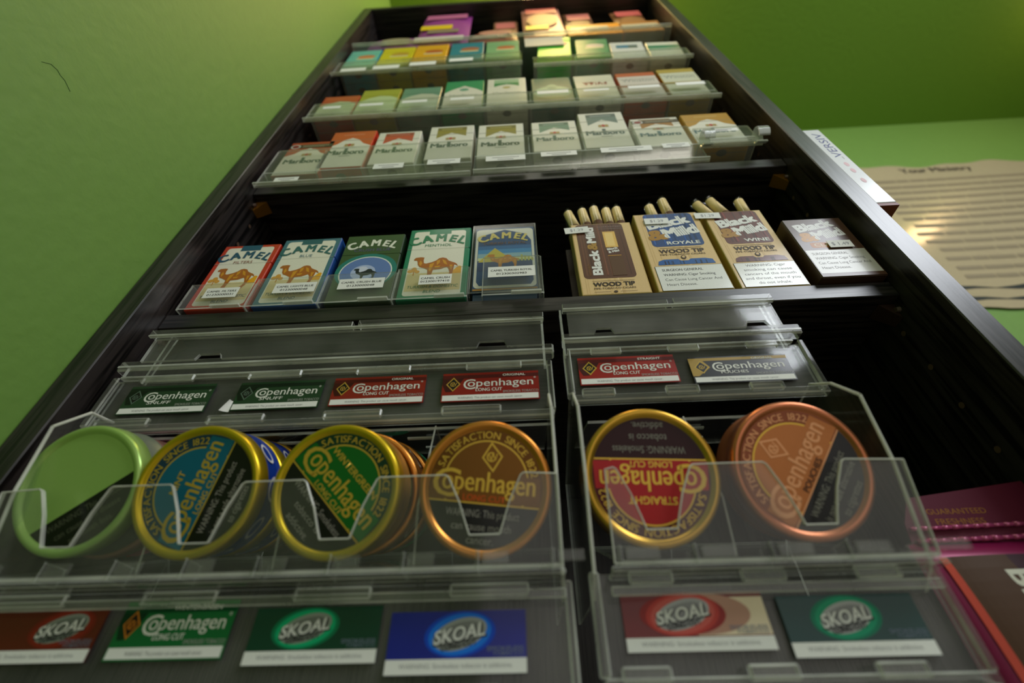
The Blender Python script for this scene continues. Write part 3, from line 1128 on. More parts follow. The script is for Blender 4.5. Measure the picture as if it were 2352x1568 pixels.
tier3 = [
    (-285, 832, 54, 92, (20, 150, 176), (110, 190, 170), art_pipe(0), 'turquoise pack, first of the top tier'),
    (-228, 833, 56, 96, (206, 190, 0), (210, 196, 10), art_pipe(0, (190, 150, 40)), 'yellow pack beside the turquoise one'),
    (-170, 835, 57, 98, (226, 160, 0), (226, 166, 10), art_pipe(0, (190, 90, 20)), 'orange yellow pack, third of the top tier'),
    (-108, 835, 57, 99, (14, 120, 140), (20, 124, 140), art_pipe(0, (170, 96, 60)), 'deep teal pack, fourth of the top tier'),
    (-46, 834, 56, 95, (110, 160, 110), (120, 168, 116), art_pipe(0, (190, 90, 50)), 'pale green pack, fifth of the top tier'),
    (38, 828, 55, 104, (60, 190, 40), (70, 196, 44), art_bubbles, 'bright lime green pack'),
    (100, 814, 54, 94, (44, 130, 84), (50, 134, 90), art_pipe(0, (206, 190, 176)), 'medium green pack beside the lime green one'),
    (155, 797, 54, 82, (206, 206, 200), (210, 208, 200), art_newp, 'white pack with blue oblong'),
    (213, 786, 52, 82, (206, 206, 184), (206, 206, 186), art_stripe, 'white pack with dark green stripe, rightmost of the top tier'),
]
for ti, (tier, gname) in enumerate(((tier1, 'packs in the lowest rack tier'), (tier2, 'packs in the middle rack tier'), (tier3, 'packs in the top rack tier'))):
    for k, (x0, z0, w, h, body, front, art, lab) in enumerate(tier):
        rot = 0
        if ti == 2 and k > 4:
            rot = 4
        p = pack(lab, x0, 236.5, z0, w, h, 22, body, front, art, gname, roty=rot, seam=.735)
        if ti > 0:
            for q in (1, 2, 3):
                c = copy_tree(p)
                c.location = p.location + Vector((0, 22.8 * q * S, 0))
                c['label'] = '%s behind the front one, queued under the %s' % (('second', 'third', 'fourth')[q - 1], lab.split(',')[0])
                c['group'] = 'packs queued behind the front ones'
                c['_o'] = tuple(c.location)


# ------------------------------------------------------------------ racks for those packs
def cig_rack(label, cols, zb, lip, flange, stickers, x0, x1, yb=345, tilt=0):
    t = thing('pack_rack', label, 'rack', ((x0 + x1) / 2, 290, flange), 'clear acrylic racks for cigarette packs')
    mb = MB()
    y = 232.0
    mb.slab([(x0, y, zb - 2.6), (x1, y, zb - 2.6), (x1, yb, zb - 2.6), (x0, yb, zb - 2.6)], (0, 0, 1), 2.2, TRAY, EDGE)
    mb.build('tray_floor', t)
    mb = MB()
    mb.plate_xz([(x0, flange), (x1, flange), (x1, lip - 2), (x1 - 2, lip), (x0 + 2, lip), (x0, lip - 2)], y - 1.5, 2.0, LIPM)
    mb.box(x0, x1, y - 5, y - 1.5, flange, flange + 2.4, EDGE, .4)
    mb.build('front_lip', t)
    for x in cols:
        mb = MB()
        mb.plate_yz([(y + .6, zb), (yb, zb), (yb, zb + 60), (y + 30, zb + 60), (y + .6, lip)], x - .5, 1.0, CLEAR)
        mb.build('divider', t)
    for (sx, szz, sw, sh) in stickers:
        mb = MB()
        a = sticker(mb, sx, szz, sw, sh, y - 1.6, [])
        if flange < 500:
            for ln, off in ((0.62, 0), (0.25, sw * .12)):
                xx = sw * .08 + off
                ww = sw * (.34 if ln > .5 else .2)
                a.rect(sw / 2 - ww, sh * ln - .5, sw / 2 + ww, sh * ln + .5, M((110, 110, 112), .6))
        p = mb.build('price_label', t)
        p['label'] = 'small white price label'


cig_rack('clear acrylic rack holding the four left packs of the lowest tier', [-224.5, -173.3, -113], 478, 528, 446, [(-262, 452, 26, 9), (-158, 469, 33, 11), (-99, 472, 36, 11)], -281, -50.5)
cig_rack('clear acrylic rack holding the packs right of the middle gap in the lowest tier', [13, 74.7, 135], 490, 532, 448, [(-35, 472, 43, 11), (25, 476, 39, 10), (90, 477, 55, 11), (157, 480, 29, 10)], -47.5, 197)
cig_rack('small clear acrylic end rack around the gold roofed pack', [], 495, 524, 478, [(208, 512, 40, 7)], 199, 262)


def curled_end():
    t = thing('acrylic_clip', 'curled clear acrylic clip standing in front of the gold roofed pack', 'clip', (225, 228, 467.5))
    for x in (196, 252):
        mb = MB()
        n = 18
        vs = []
        for xx in (x, x + 11):
            for r in (8.6, 6.6):
                for i in range(n):
                    th = math.radians(-70 + 320 * i / (n - 1))
                    vs.append((xx, 222 + r * math.cos(th), 480 + r * math.sin(th)))
        fs = []
        for i in range(n - 1):
            fs += [[i, i + 1, 2 * n + i + 1, 2 * n + i], [n + i, n + i + 1, 3 * n + i + 1, 3 * n + i],
                   [i, i + 1, n + i + 1, n + i], [2 * n + i, 2 * n + i + 1, 3 * n + i + 1, 3 * n + i]]
        fs += [[0, n, 3 * n, 2 * n], [n - 1, 2 * n - 1, 4 * n - 1, 3 * n - 1]]
        mb.add(vs, fs, EDGE)
        mb.build('curl', t, True)
    mb = MB()
    mb.box(205, 253, 224, 226, 480, 484, EDGE, .3)
    mb.build('bar', t)


curled_end()
cig_rack('long clear acrylic rack of the middle tier', [-223, -164.5, -103.5, -42.5, 20, 82, 143.5, 204.5], 638.5, 668, 612,
         [(-262, 648, 24, 8), (-212, 650, 32, 8), (-154, 652, 34, 8), (-88, 652, 32, 8), (30, 655, 42, 10), (92, 655, 34, 6), (152, 655, 42, 9), (216, 656, 38, 10)], -278, 261)
cig_rack('clear acrylic rack holding the five left packs of the top tier', [-229.5, -171.3, -110.5, -48.5], 831, 846, 786,
         [(-275, 796, 40, 15), (-224, 800, 42, 15), (-166, 806, 42, 15), (-103, 814, 38, 14)], -287, 13)
cig_rack('clear acrylic rack holding the four right packs of the top tier', [96.5, 153, 210], 783, 812, 768, [], 30, 269)
cig_rack('clear acrylic tray carrying the pouches under the bookcase top', [], 937.6, 938, 934.6, [], -286, 278)


# ------------------------------------------------------------------ pouches and boxes on the top row
def pillow(mb, x0, x1, y, z0, z1, d, mat, flat=0.12, nx=12, nz=14, round_top=0.0):
    """soft pouch: two bulging sheets meeting at the rim"""
    vs = []
    for side in (-1, 1):
        for j in range(nz + 1):
            v = j / nz
            for i in range(nx + 1):
                u = i / nx
                b = (max(0.0, math.sin(math.pi * u)) ** .45) * (max(0.0, math.sin(math.pi * min(1, v * (1 - flat) + .02))) ** .45)
                if v > 1 - flat:
                    b *= .25
                wr = .35 * math.sin(u * 23 + v * 11) * b
                z = z0 + (z1 - z0) * v
                if round_top:
                    z -= round_top * (2 * u - 1) ** 4 * v
                vs.append((x0 + (x1 - x0) * u, y + side * (d / 2 * b + wr * .5), z))
    n = (nx + 1) * (nz + 1)
    fs = []
    for s_ in (0, 1):
        for j in range(nz):
            for i in range(nx):
                q = [s_ * n + j * (nx + 1) + i, s_ * n + j * (nx + 1) + i + 1, s_ * n + (j + 1) * (nx + 1) + i + 1, s_ * n + (j + 1) * (nx + 1) + i]
                fs.append(q if s_ == 0 else q[::-1])
    for i in range(nx):
        fs.append([nz * (nx + 1) + i, nz * (nx + 1) + i + 1, n + nz * (nx + 1) + i + 1, n + nz * (nx + 1) + i])
        fs.append([i, i + 1, n + i + 1, n + i])
    mb.add(vs, fs, mat)


def pouch(label, x0, x1, z0, z1, y, d, colr, art, rt=0):
    t = thing('tobacco_pouch', label, 'tobacco pouch', ((x0 + x1) / 2, y, z0), 'pouches on the top row')
    mb = MB()
    pillow(mb, x0, x1, y, z0, z1, d, M(colr, .45, 0, .1), round_top=rt)
    mb.build('bag', t, True)
    mb = MB()
    a = Art(mb, (x0, y - d / 2 - .5, z0), (1, 0, 0), (0, 0, 1), x1 - x0, z1 - z0)
    art(a, x1 - x0, z1 - z0)
    mb.build('printed_front', t)


def A_purple(a, w, h):
    a.oval(w * .5, h * .60, w * .26, h * .18, M((150, 140, 110), .5))
    a.rrect(w * .26, h * .14, w * .76, h * .36, 3, M((206, 196, 180), .5))


def A_purple2(a, w, h):
    a.rrect(w * .08, h * .80, w * .92, h * .95, 3, M((200, 110, 150), .4))
    a.rrect(w * .04, h * .44, w * .66, h * .58, 3, M((222, 190, 20), .5))
    a.rect(w * .20, h * .32, w * .80, h * .42, M((140, 120, 100), .5))
    a.rect(0, h * .06, w * .92, h * .20, M((214, 206, 196), .5))


def A_red(a, w, h):
    a.oval(w * .55, h * .72, w * .36, h * .24, M((190, 130, 110), .5))
    a.rect(w * .08, h * .22, w * .78, h * .48, M((214, 176, 160), .5))
    a.rect(w * .08, h * .32, w * .78, h * .36, M((190, 120, 100), .5))


def A_card(a, w, h):
    a.rect(w * .1, h * .64, w * .9, h * .84, M((214, 120, 110), .5))
    a.rect(w * .2, h * .18, w * .8, h * .6, M((150, 110, 60), .5))
    a.oval(w * .5, h * .26, w * .26, h * .12, M((226, 200, 20), .5))


def A_card2(a, w, h):
    a.rect(w * .1, h * .72, w * .9, h * .90, M((216, 100, 90), .5))
    a.oval(w * .5, h * .46, w * .38, h * .24, M((160, 110, 60), .5))
    a.rrect(w * .06, h * .14, w * .62, h * .28, 3, M((226, 200, 20), .5))


pouch('low purple pouch lying at the left end of the top row', -266, -163, 939, 998, 242, 12, (128, 44, 128), A_purple, 12)
pouch('tall purple pouch with yellow sticker', -181, -82, 939, 1143, 243, 14, (150, 60, 140), A_purple2)
pouch('low red pouch beside the tall purple one', -79, 8, 939, 1000, 242, 12, (150, 50, 34), A_red, 8)
pouch('narrow tan pouch with pink heading behind the red pouch', -38, 11, 939, 1143, 256, 10, (176, 126, 90), A_card)
pouch('wide pink and tan pouch with yellow sticker', 20, 96, 950, 1143, 240, 12, (196, 130, 110), A_card2)
pouch('dark brown pouch with yellow tag standing in the orange carton', 104, 160, 941, 1143, 250, 10, (110, 72, 44), A_card)
pouch('tan pouch with yellow label standing in the brown carton', 202, 264, 941, 1135, 252, 12, (150, 96, 56), A_card2)


def carton(label, x0, x1, y0, y1, z0, z1, rim, art):
    t = thing('display_carton', label, 'carton', ((x0 + x1) / 2, (y0 + y1) / 2, z0), 'open cartons on the top row')
    mb = MB()
    B = M(rim, .5)
    mb.box(x0, x1, y0, y0 + 1.5, z0, z1, B)
    mb.box(x0, x1, y1 - 1.5, y1, z0, z1 + 6, B)
    mb.box(x0, x0 + 1.5, y0 + 1.5, y1 - 1.5, z0, z1, B)
    mb.box(x1 - 1.5, x1, y0 + 1.5, y1 - 1.5, z0, z1, B)
    mb.box(x0 + 1.5, x1 - 1.5, y0 + 1.5, y1 - 1.5, z0, z0 + 1.5, M((140, 120, 84), .7))
    a = Art(mb, (x0, y0, z0), (1, 0, 0), (0, 0, 1), x1 - x0, z1 - z0)
    art(a, x1 - x0, z1 - z0)
    b = Art(mb, (x0, y1, z0), (1, 0, 0), (0, -1, 0), x1 - x0, y1 - y0)
    b.rect(3, 2, x1 - x0 - 3, y1 - y0 - 2, M((140, 120, 84), .7))
    mb.build('tray', t)


def A_or(a, w, h):
    a.rrect(w * .08, h * .42, w * .78, h * .78, 3, M((220, 196, 150), .5))


def A_br(a, w, h):
    a.rrect(w * .02, h * .40, w * .94, h * .78, 3, M((200, 180, 140), .5))


carton('open orange carton right of the pink and tan pouch', 99, 196, 237, 280, 938.5, 1002, (236, 150, 10), A_or)
carton('open brown carton with pale front band at the right end of the top row', 198, 268, 237, 280, 938.5, 1000, (170, 110, 40), A_br)
mb = MB()
mb.box(20, 86, 233.8, 235.4, 880, 926, M((206, 196, 178), .6), .3)
tag(mb.build('paper_card'), 'blank white card hanging between the top tier racks', 'card')


# ------------------------------------------------------------------ gravity racks with round tins
OUT = Vector((0, -.937, -.3493)).normalized()
AX = Vector((1, 0, 0))
BX = AX.cross(OUT) * -1
if BX.z < 0:
    BX = -BX


def y_can(z):
    return 214 - (z - 100) * .3725


def gravity_rack(label, x0, x1, cols, zo, k2):
    """x0..x1 facade; cols = column centres; zo = height offset of this unit"""
    t = thing('can_dispenser', label, 'dispenser', ((x0 + x1) / 2, 300, -87.5), 'clear plastic dispensers for round tins')
    Y = 230.0
    # header
    z = zo
    mb = MB()
    nw = (x1 - x0) * .037 + 4
    a0, a1 = x0 + (x1 - x0) * .155, x0 + (x1 - x0) * .84
    hx0, hx1 = x0 + 7, x1 - 5
    pts = [(hx0, 205 + z), (a0, 205 + z), (a0 + 2, 209.5 + z), (a0 + 2 + nw, 209.5 + z), (a0 + 4 + nw, 205 + z), (a1 - 4, 205 + z), (a1 - 2, 210 + z), (a1 + nw, 210 + z), (a1 + nw + 2, 205 + z), (hx1, 205 + z), (hx1, 226 + z), (hx0, 226 + z)]
    mb.plate_xz(pts, Y, 2.2, DUSTY if k2 else HAZY)
    mb.build('header_plate', t)
    mb = MB()
    xm = (x0 + x1) / 2 + (3 if k2 else 8)
    mb.box(hx0 - 3, xm - 2, Y - 3.5, Y + 3, 227 + z, 232 + z, HAZY, .5, EDGE)
    mb.box(xm + 2, hx1 + 1, Y - 3.5, Y + 3, 227.8 + z, 233 + z, HAZY, .5, EDGE)
    mb.box(hx0 - 3, hx1 + 1, Y - 3.8, Y - 1, 225.6 + z, 227 + z, EDGE, .3)
    mb.build('top_rail', t)
    mb = MB()
    mb.box(x0 + 1, x1 + 1, Y - 6, Y + 2, 192 + z, 200.5 + z, HAZY, 1.2, EDGE)
    mb.box(x0 + 2, x1, Y - 6.6, Y - 6, 194.2 + z, 195.6 + z, EDGE)
    mb.box(x0 + 4, x1 - 6, Y - 2, Y + 2, 188.5 + z, 190 + z, EDGE)
    mb.build('hinge_bar', t)
    # label window
    for (zb, zt, nm) in ((148 + z * 1.1, 188 + z, 0), (14 + z * .6, 57.5 + z * .4, 1)):
        mb = MB()
        px0, px1 = x0 + 4, x1 - 3
        mb.plate_xz([(px0, zb), (px1, zb), (px1, zt), (px0, zt)], Y + 1.6, 1.4, HAZY)
        mb.build('label_back', t)
        mb = MB()
        mb.box(px0 - 1, px1 + 1, Y - 4, Y + 2, zb - 2.2, zb + 2.4, HAZY, .7, EDGE)
        mb.box(px0 - 3, px0 + 1.6, Y - 4, Y + 2, zb + 2.4, zt, HAZY, .8, EDGE)
        mb.box(px1 - 1.6, px1 + 2, Y - 4, Y + 2, zb + 2.4, zt, HAZY, .8, EDGE)
        mb.build('window_frame', t)
        nt_ = 4 if not k2 else 3
        for i in range(nt_):
            for up in (0, 1):
                u = (i + .62 + .18 * up) / nt_ * (px1 - px0) - (8 if k2 else 14)
                tw = 20 if k2 else 38 - 16 * 0
                tw = min(tw, 36)
                tx = px0 + u - (px1 - px0) / nt_ * .35
                mb = MB()
                if up:
                    mb.box(tx, tx + tw, Y - 5.4, Y - 2.4, zt - 6, zt - .5, HAZY, .9, EDGE)
                else:
                    mb.box(tx, tx + tw, Y - 5.8, Y - 2.4, zb + .4, zb + 6, HAZY, .9, EDGE)
                mb.build('clip_tab', t)
    # side plates leaning forward with the tins
    for sx in (x0 + (15 if not k2 else 2), x1 - (6 if not k2 else 9)):
        mb = MB()
        mb.plate_yz([(232, 156 + z), (216, 153), (202, 135), (207, 100), (212, 84), (220, 58), (232, 50), (330, 58), (330, 150)], sx, 1.6, CLEAR)
        pr = [Vector((sx + .8, a_, b_)) for a_, b_ in ((232, 156 + z), (216, 153), (202, 135), (207, 100), (212, 84), (220, 58))]
        for a_, b_ in zip(pr, pr[1:]):
            mb.tube(a_, b_, .9, .9, NOTCH, 8, False)  # pale tube draws the highlight along the front edge
        mb.build('side_plate', t)
        mb = MB()
        mb.plate_yz([(232, 20), (214, 14), (206, -4), (214, -52), (222, -84), (330, -84), (330, 10)], sx, 1.6, CLEAR)
        mb.build('side_plate', t)
        mb = MB()
        mb.plate_yz([(233, 188 + z), (236, 188 + z), (238, 232 + z), (233, 232 + z)], sx, 1.6, CLEAR)
        mb.build('side_plate', t)
    # front retaining lips with thumb notches, two tiers
    for dz in (0, -137):
        zt, zl = 100 + (1 if k2 else 0), 61

        def P(x, zz):
            return (x, 205 - (zz - 100) * .30 + (0 if dz == 0 else 4), zz + dz)
        pts = [(x0 + 12, zl), (x1 - 5, zl), (x1 - 5, zt - 1)]
        for c in reversed(cols):
            hw = 17.5
            pts += [(c + hw + 1.5, zt), (c + hw, zt - 1), (c + 12, zt - 12), (c + 8.5, zt - 22), (c + 7, 74), (c - 7, 74), (c - 8.5, zt - 22), (c - 12, zt - 12), (c - hw, zt - 1), (c - hw - 1.5, zt)]
        pts += [(x0 + 12, zt - 1)]
        mb = MB()
        mb.slab([P(*p) for p in pts], (0, .954, .30), 1.8, LIPM, NOTCH)
        q = [Vector(P(*p)) + Vector((0, -.2, 0)) for p in pts]
        for a_, b_ in zip(q, q[1:] + q[:1]):
            mb.tube(a_, b_, .42, .42, NOTCH, 6, False)  # pale tube stands in for light refracted at the notch outline
        mb.build('retaining_lip', t)
        # sloping floor and its front ledge
        mb = MB()
        f0, f1 = 216, 330
        mb.slab([(x0 + 16, f0, 60 + dz), (x1 - 6, f0, 60 + dz), (x1 - 6, f1, 60 + dz + (f1 - f0) * .3725), (x0 + 16, f1, 60 + dz + (f1 - f0) * .3725)], (0, -.349, .937), 2.0, CLEAR, EDGE)
        mb.build('sloping_floor', t)
        mb = MB()
        mb.box(x0 + 10, x1 - 4, 214, 228, 57 + dz, 59.4 + dz, HAZY, .5, EDGE)
        for i in range(9 if not k2 else 5):
            xx = x0 + 14 + (x1 - x0 - 24) * i / (8 if not k2 else 4)
            mb.box(xx, xx + 1.4, 214, 227, 59.4 + dz, 68 + dz, CLEAR, .2, EDGE)
            mb.box(xx + 3, xx + (15 if not k2 else 18), 213, 215, 62 + dz, 67 + dz, HAZY, .3)
        mb.box(x0 + 10, x1 - 4, 224, 226, 50 + dz, 54 + dz, HAZY, .5, EDGE)
        mb.build('front_ledge', t)
        for c in [(p + q) / 2 for p, q in zip(cols, cols[1:])]:
            mb = MB()
            mb.plate_yz([(228, 66 + dz), (330, 104 + dz), (330, 150 + dz), (240, 150 + dz), (222, 92 + dz)], c - .5, 1.0, CLEAR)
            mb.build('column_divider', t)
    # back sheet seen above the tins
    mb = MB()
    mb.slab([(x0 + 12, 238, 146), (x1 - 6, 238, 146), (x1 - 6, 330, 180), (x0 + 12, 330, 180)], (0, -.349, .937), 1.6, CLEAR, EDGE)
    for i in range(6 if not k2 else 3):
        xx = x0 + 30 + i * (x1 - x0 - 40) / (6 if not k2 else 3)
        mb.box(xx, xx + 16, 250, 252, 147.5, 148.6, EDGE)
        mb.box(xx + 6, xx + 24, 275, 276.5, 155, 156, EDGE)
    mb.build('roof_sheet', t)
    return t


COLS_L = [-227, -160, -93, -23]
COLS_R = [58, 129]
gravity_rack('wide clear plastic dispenser with four columns of round tins', -277, 17, COLS_L, 0, False)
gravity_rack('narrow clear plastic dispenser with two columns of round tins', 23, 180, COLS_R, 8, True)


# ------------------------------------------------------------------ round tins
def seg(a, r, d, mat):
    """circle segment below the line y = d"""
    t0 = math.asin(max(-1, min(1, d / r)))
    n = 28
    pts = []
    a0, a1 = math.pi - t0, 2 * math.pi + t0
    for i in range(n + 1):
        t = a0 + (a1 - a0) * i / n
        pts.append((r * math.cos(t), r * math.sin(t)))
    a.poly(pts, mat)


def tin(label, cx, cy, cz, rot, rim, body, art, R=33.0, side=None, queue=None, group=None, depth=23):
    C = Vector((cx, cy, cz))
    t = thing('tobacco_tin', label, 'tobacco tin', tuple(C + Vector((0, 9, -R * .95))), group or 'round tins facing the front of the dispensers')
    mb = MB()
    R0 = R
    prof = [(R0 - 6.6, -1.6), (R0 - 4.6, -1.5), (R0 - 4.0, -.6), (R0 - 3.2, .1), (R0 - 2.2, .35), (R0 - 1.0, .1), (R0 - .3, -.7), (R0, -1.8), (R0, -8.5), (R0 - .5, -9)]
    mb.lathe(C, AX, BX, OUT, prof, rim, 96)
    mb.lathe(C, AX, BX, OUT, [(.01, -1.6), (R0 - 6.4, -1.6)], rim, 64)
    a = Art(mb, C + OUT * -1.55, AX, BX, 0, 0)
    if a.N.dot(OUT) < 0:
        a.N = -a.N
    a.rot = math.radians(rot)
    art(a, R0 - 4.7)
    mb.build('lid', t, True)
    # keep art flat
    mb = MB()
    mb.lathe(C, AX, BX, OUT, [(R0 - .9, -9), (R0 - .9, -depth + 2), (R0 - .2, -depth + 1), (R0 - .6, -depth), (.01, -depth)], body, 72)
    if side:
        mb.lathe(C, AX, BX, OUT, [(R0 - .85, -11), (R0 - .85, -depth + 4)], side[0], 72)
        for kk in range(10):
            th = kk * 36
            aa = math.radians(th)
            c3 = C + (AX * math.cos(aa) + BX * math.sin(aa)) * (R0 - .8) + OUT * (-depth / 2 - 3)
            tt = AX * -math.sin(aa) + BX * math.cos(aa)
            s2 = Art(mb, c3, tt, OUT, 0, 0)
            s2.N = (AX * math.cos(aa) + BX * math.sin(aa))
            s2.oval(0, 0, 6.5, 3.6, side[1])
            s2.oval(0, 0, 4.9, 2.6, side[0])
    mb.build('base', t, True)
    return t


GOLD = M((206, 160, 60), .28, .85)
YGOLD = M((206, 176, 30), .30, .75)
OGOLD = M((214, 140, 60), .28, .85)
COPPER = M((200, 122, 84), .30, .85)
LIME = M((160, 196, 104), .28, .4)
LG = M((226, 184, 70), .35, .6)
BLK = M((14, 12, 12), .35, 0, .3)
GREYT = M((150, 146, 138), .5)


def warn(a, lines, y0, size, mat=GREYT, dy=None):
    for i, (s_, w) in enumerate(lines):
        a.text(s_, 0, y0 - (dy or size * 1.75) * i, size, mat, 'C', .0, width=w)


def tin_art(base, ringc, midc, chord, word, flav, warnl, mono=None, let=LG, subc=None, dia=True, bandc=None, blk=None):
    def f(a, r):
        a.oval(0, 0, r, r, ringc, n=60)
        a.oval(0, 1.5, r * .76, r * .76, let if False else LG2 if mono else let, n=48)
        a.oval(0, 1.5, r * .73, r * .73, midc, n=48)
        a.layer += .3
        a.poly([(-r * .95, chord + r * .50), (r * .95, chord + r * .50), (r * .985, chord + 1), (-r * .985, chord + 1)], base)
        seg(a, r, chord, blk or BLK)
        a.rect(-math.sqrt(r * r - chord * chord), chord - .25, math.sqrt(r * r - chord * chord), chord + .5, let)
        a.layer += .5
        a.arc('SATISFACTION SINCE 1822', 0, 1.0, r * .81, 88, 150, r * .125, let, .012)
        if dia:
            diamond(a, 2, r * .52, 5.4, 7.6, midc, let, let, math.radians(8))
        copen(a, -r * .93, chord + r * .20, r * .27, let, r * 1.80, .012)
        a.text(flav, 0, chord + r * .04, r * .10, subc or let, 'C', .02)
        if word:
            a.text(word, 0, chord + r * .62, r * .12, let, 'C', .02)
        a.layer += .3
        warn(a, warnl, chord - r * .22, r * .12)
    return f


LG2 = LG


def art_blank(a, r):
    a.oval(0, 0, r, r, M((158, 196, 104), .30, .25), n=60)  # green lid, brightened with the wall's reflection put into its colour
    a.layer += .3
    seg(a, r, -r * .28, BLK)
    warn(a, [('WARNING: This product', r * 1.4), ('can cause gum disease', r * 1.2), ('and tooth loss.', r * .8)], -r * .47, r * .11, M((84, 88, 70), .5))


DKGR, MIDGR = M((14, 60, 36), .35, .3), M((8, 110, 30), .35, .3)
DKBL, MIDBL = M((26, 62, 90), .35, .3), M((14, 108, 140), .35, .3)
BRN, BRN2 = M((130, 84, 30), .35, .7), M((112, 70, 22), .35, .7)
RED1, RED2 = M((84, 18, 26), .35, .2), M((176, 14, 18), .35, .3)
COP, COP2 = M((136, 76, 50), .35, .7), M((180, 112, 62), .35, .7)
W1 = [('WARNING: This product', 36), ('can cause mouth', 29), ('cancer.', 13)]
W2 = [('WARNING: Smokeless', 36), ('tobacco is', 19), ('addictive.', 16)]
W3 = [('WARNING: This product', 36), ('is not a safe alternative', 32), ('to cigarettes', 18)]
tin('round tin with plain lime green lid, leftmost tin', -236, 213, 103.5, 33, LIME, M((120, 130, 120), .4, .5), art_blank)
tin('round tin with turquoise blue lid, yellow gold rim and lettering running upwards', -172, 213.5, 101, 72, YGOLD, M((30, 60, 150), .35, .2),
    tin_art(MIDBL, DKBL, MIDBL, -7.5, 'MINT', 'LONG CUT', W3, dia=False), side=(M((20, 56, 150), .35, .2), M((206, 206, 214), .4)))
tin('round tin with bright green lid and yellow gold rim', -99, 213.5, 98.5, -47, YGOLD, M((176, 130, 60), .35, .5),
    tin_art(MIDGR, DKGR, MIDGR, -7.5, 'WINTERGREEN', 'LONG CUT', W2, dia=False))
tin('round tin with brown gold lid, white edged diamond emblem and orange gold rim', -23.3, 212.5, 96.8, -7, OGOLD, M((150, 110, 50), .35, .6),
    tin_art(BRN, BRN2, BRN, -8, None, 'LONG CUT', W1, mono=1, subc=M((206, 84, 16), .4)))
tin('round tin with red lid turned upside down', 58.5, 211.5, 99.3, 177, GOLD, M((150, 110, 50), .35, .6),
    tin_art(RED2, RED1, RED2, -8, 'STRAIGHT', 'LONG CUT', W2, dia=False, blk=M((52, 12, 18), .4)), R=33.4)
tin('round copper coloured tin with diagonal lettering, rightmost tin', 132, 211.8, 100.5, 55, COPPER, M((150, 90, 60), .35, .6),
    tin_art(COP2, COP, COP2, -8, None, 'POUCHES', W3, mono=1, let=M((226, 160, 110), .35, .5), subc=M((60, 34, 20), .5)), R=33.4)

QG = 'round tins queued behind the front ones'
dvec = -OUT * 24.0


def qpos(x, y, z, k, dx=0):
    p = Vector((x, y, z)) + dvec * k
    return p.x + dx, p.y, p.z


PINK = M((206, 110, 150), .4)
x, y, z = qpos(-238, 213, 103.5, 1, 3)
tin('pink sided round tin behind the lime green one', x, y, z - 2, 10, M((170, 120, 110), .35, .6), PINK, art_blank, side=(PINK, M((190, 60, 60), .4)), group=QG)
x, y, z = qpos(-172, 213.5, 101, 1, 0)
tin('blue sided round tin behind the turquoise one', x, y, z, 10, YGOLD, M((20, 50, 150), .35, .2), art_blank, side=(M((20, 56, 160), .35, .2), M((206, 206, 214), .4)), group=QG)
x, y, z = qpos(-172, 213.5, 101, 2, 1)
tin('dark sided round tin, third in the turquoise tin column', x, y, z, 10, GOLD, BLK, art_blank, side=(BLK, M((120, 116, 106), .5)), group=QG)
x, y, z = qpos(-99, 213.5, 98.5, 1, 4)
tin('brown and gold round tin behind the bright green one', x, y, z, 10, OGOLD, M((110, 60, 30), .35, .5), art_blank, side=(M((110, 66, 40), .4), M((190, 180, 160), .4)), group=QG)
x, y, z = qpos(-99, 213.5, 98.5, 2, 6)
tin('green sided round tin, third in the bright green tin column', x, y, z, 10, OGOLD, M((20, 120, 80), .4), art_blank, side=(M((24, 120, 84), .4), M((80, 170, 130), .4)), group=QG)


# ------------------------------------------------------------------ label cards in the dispenser windows
def card(label, x0, z0, w, h, art, base, roll=0.0, y=230.2, curl=False):
    mb = MB()
    P = M(base, .35, 0, .4)
    a = Art(mb, (x0, y, z0), (math.cos(roll), 0, math.sin(roll)), (-math.sin(roll), 0, math.cos(roll)), w, h)
    mb.slab([a.p3(0, 0, 0), a.p3(w, 0, 0), a.p3(w, h, 0), a.p3(0, h, 0)], (0, 1, 0), .6, P, P)
    art(a, w, h)
    if curl:
        n = 8
        vs = []
        for i in range(n + 1):
            t = i / n
            for q in (0, 1):
                vs.append(a.p3(-5 * (1 - t) * (1 - q * .8), -1 + (8 * q), .1 + 2.4 * (1 - t) ** 2))
        mb.add(vs, [[2 * i, 2 * i + 2, 2 * i + 3, 2 * i + 1] for i in range(n)], PAPER)
    tag(mb.build('label_card'), label, 'label card', 'printed label cards in the dispenser windows')


def card_copen(top, dc, sub, tag_, orig=None, warn_='WARNING: This product can cause mouth cancer.', gold=(176, 146, 50), band=None, hide=0):
    def f(a, w, h):
        wt = M((226, 226, 218), .4)
        if band:
            a.rect(0, h * .84, w, h * .95, M(band, .4))
            a.poly([(0, h * .26), (w * .06, h * .26), (w * .20, h * .58), (w * .12, h * .95), (0, h * .95)], M(band, .4))
        else:
            a.poly([(0, h * .60), (w * .04, h * .34), (w * .10, h * .34), (w * .18, h * .60), (w * .22, h * .80), (0, h * .80)], M([v * .45 for v in top], .4))
            a.rect(0, h * .80, w, h * .92, M([v * .6 for v in top], .4))
        diamond(a, w * .115, h * .60, w * .075, h * .25, M((20, 18, 16), .4), M(dc, .4), M(dc, .4))
        copen(a, w * .22, h * .50, h * .20, wt, w * .72, .008)
        a.text('®', w * .96, h * .72, h * .06, wt, 'C')
        if orig:
            a.text(orig, w * .86, h * .845, h * .075, wt, 'R', .02, sx=1.3)
        a.text(sub, w * (.62 if 'LONG' in sub else .56), h * .33, h * .105, wt, 'R', .015, width=w * .27)
        a.text('SMOKELESS TOBACCO', w * .99, h * .255, h * .075, M((170, 170, 164), .4), 'R', .0, width=w * .36)
        a.rect(w * .012, h * .03, w * .988, h * .215, PAPER)
        a.text(warn_, w * .5, h * .08, h * .07, M((90, 90, 92), .5), 'C', .0, width=w * .66)
    return f


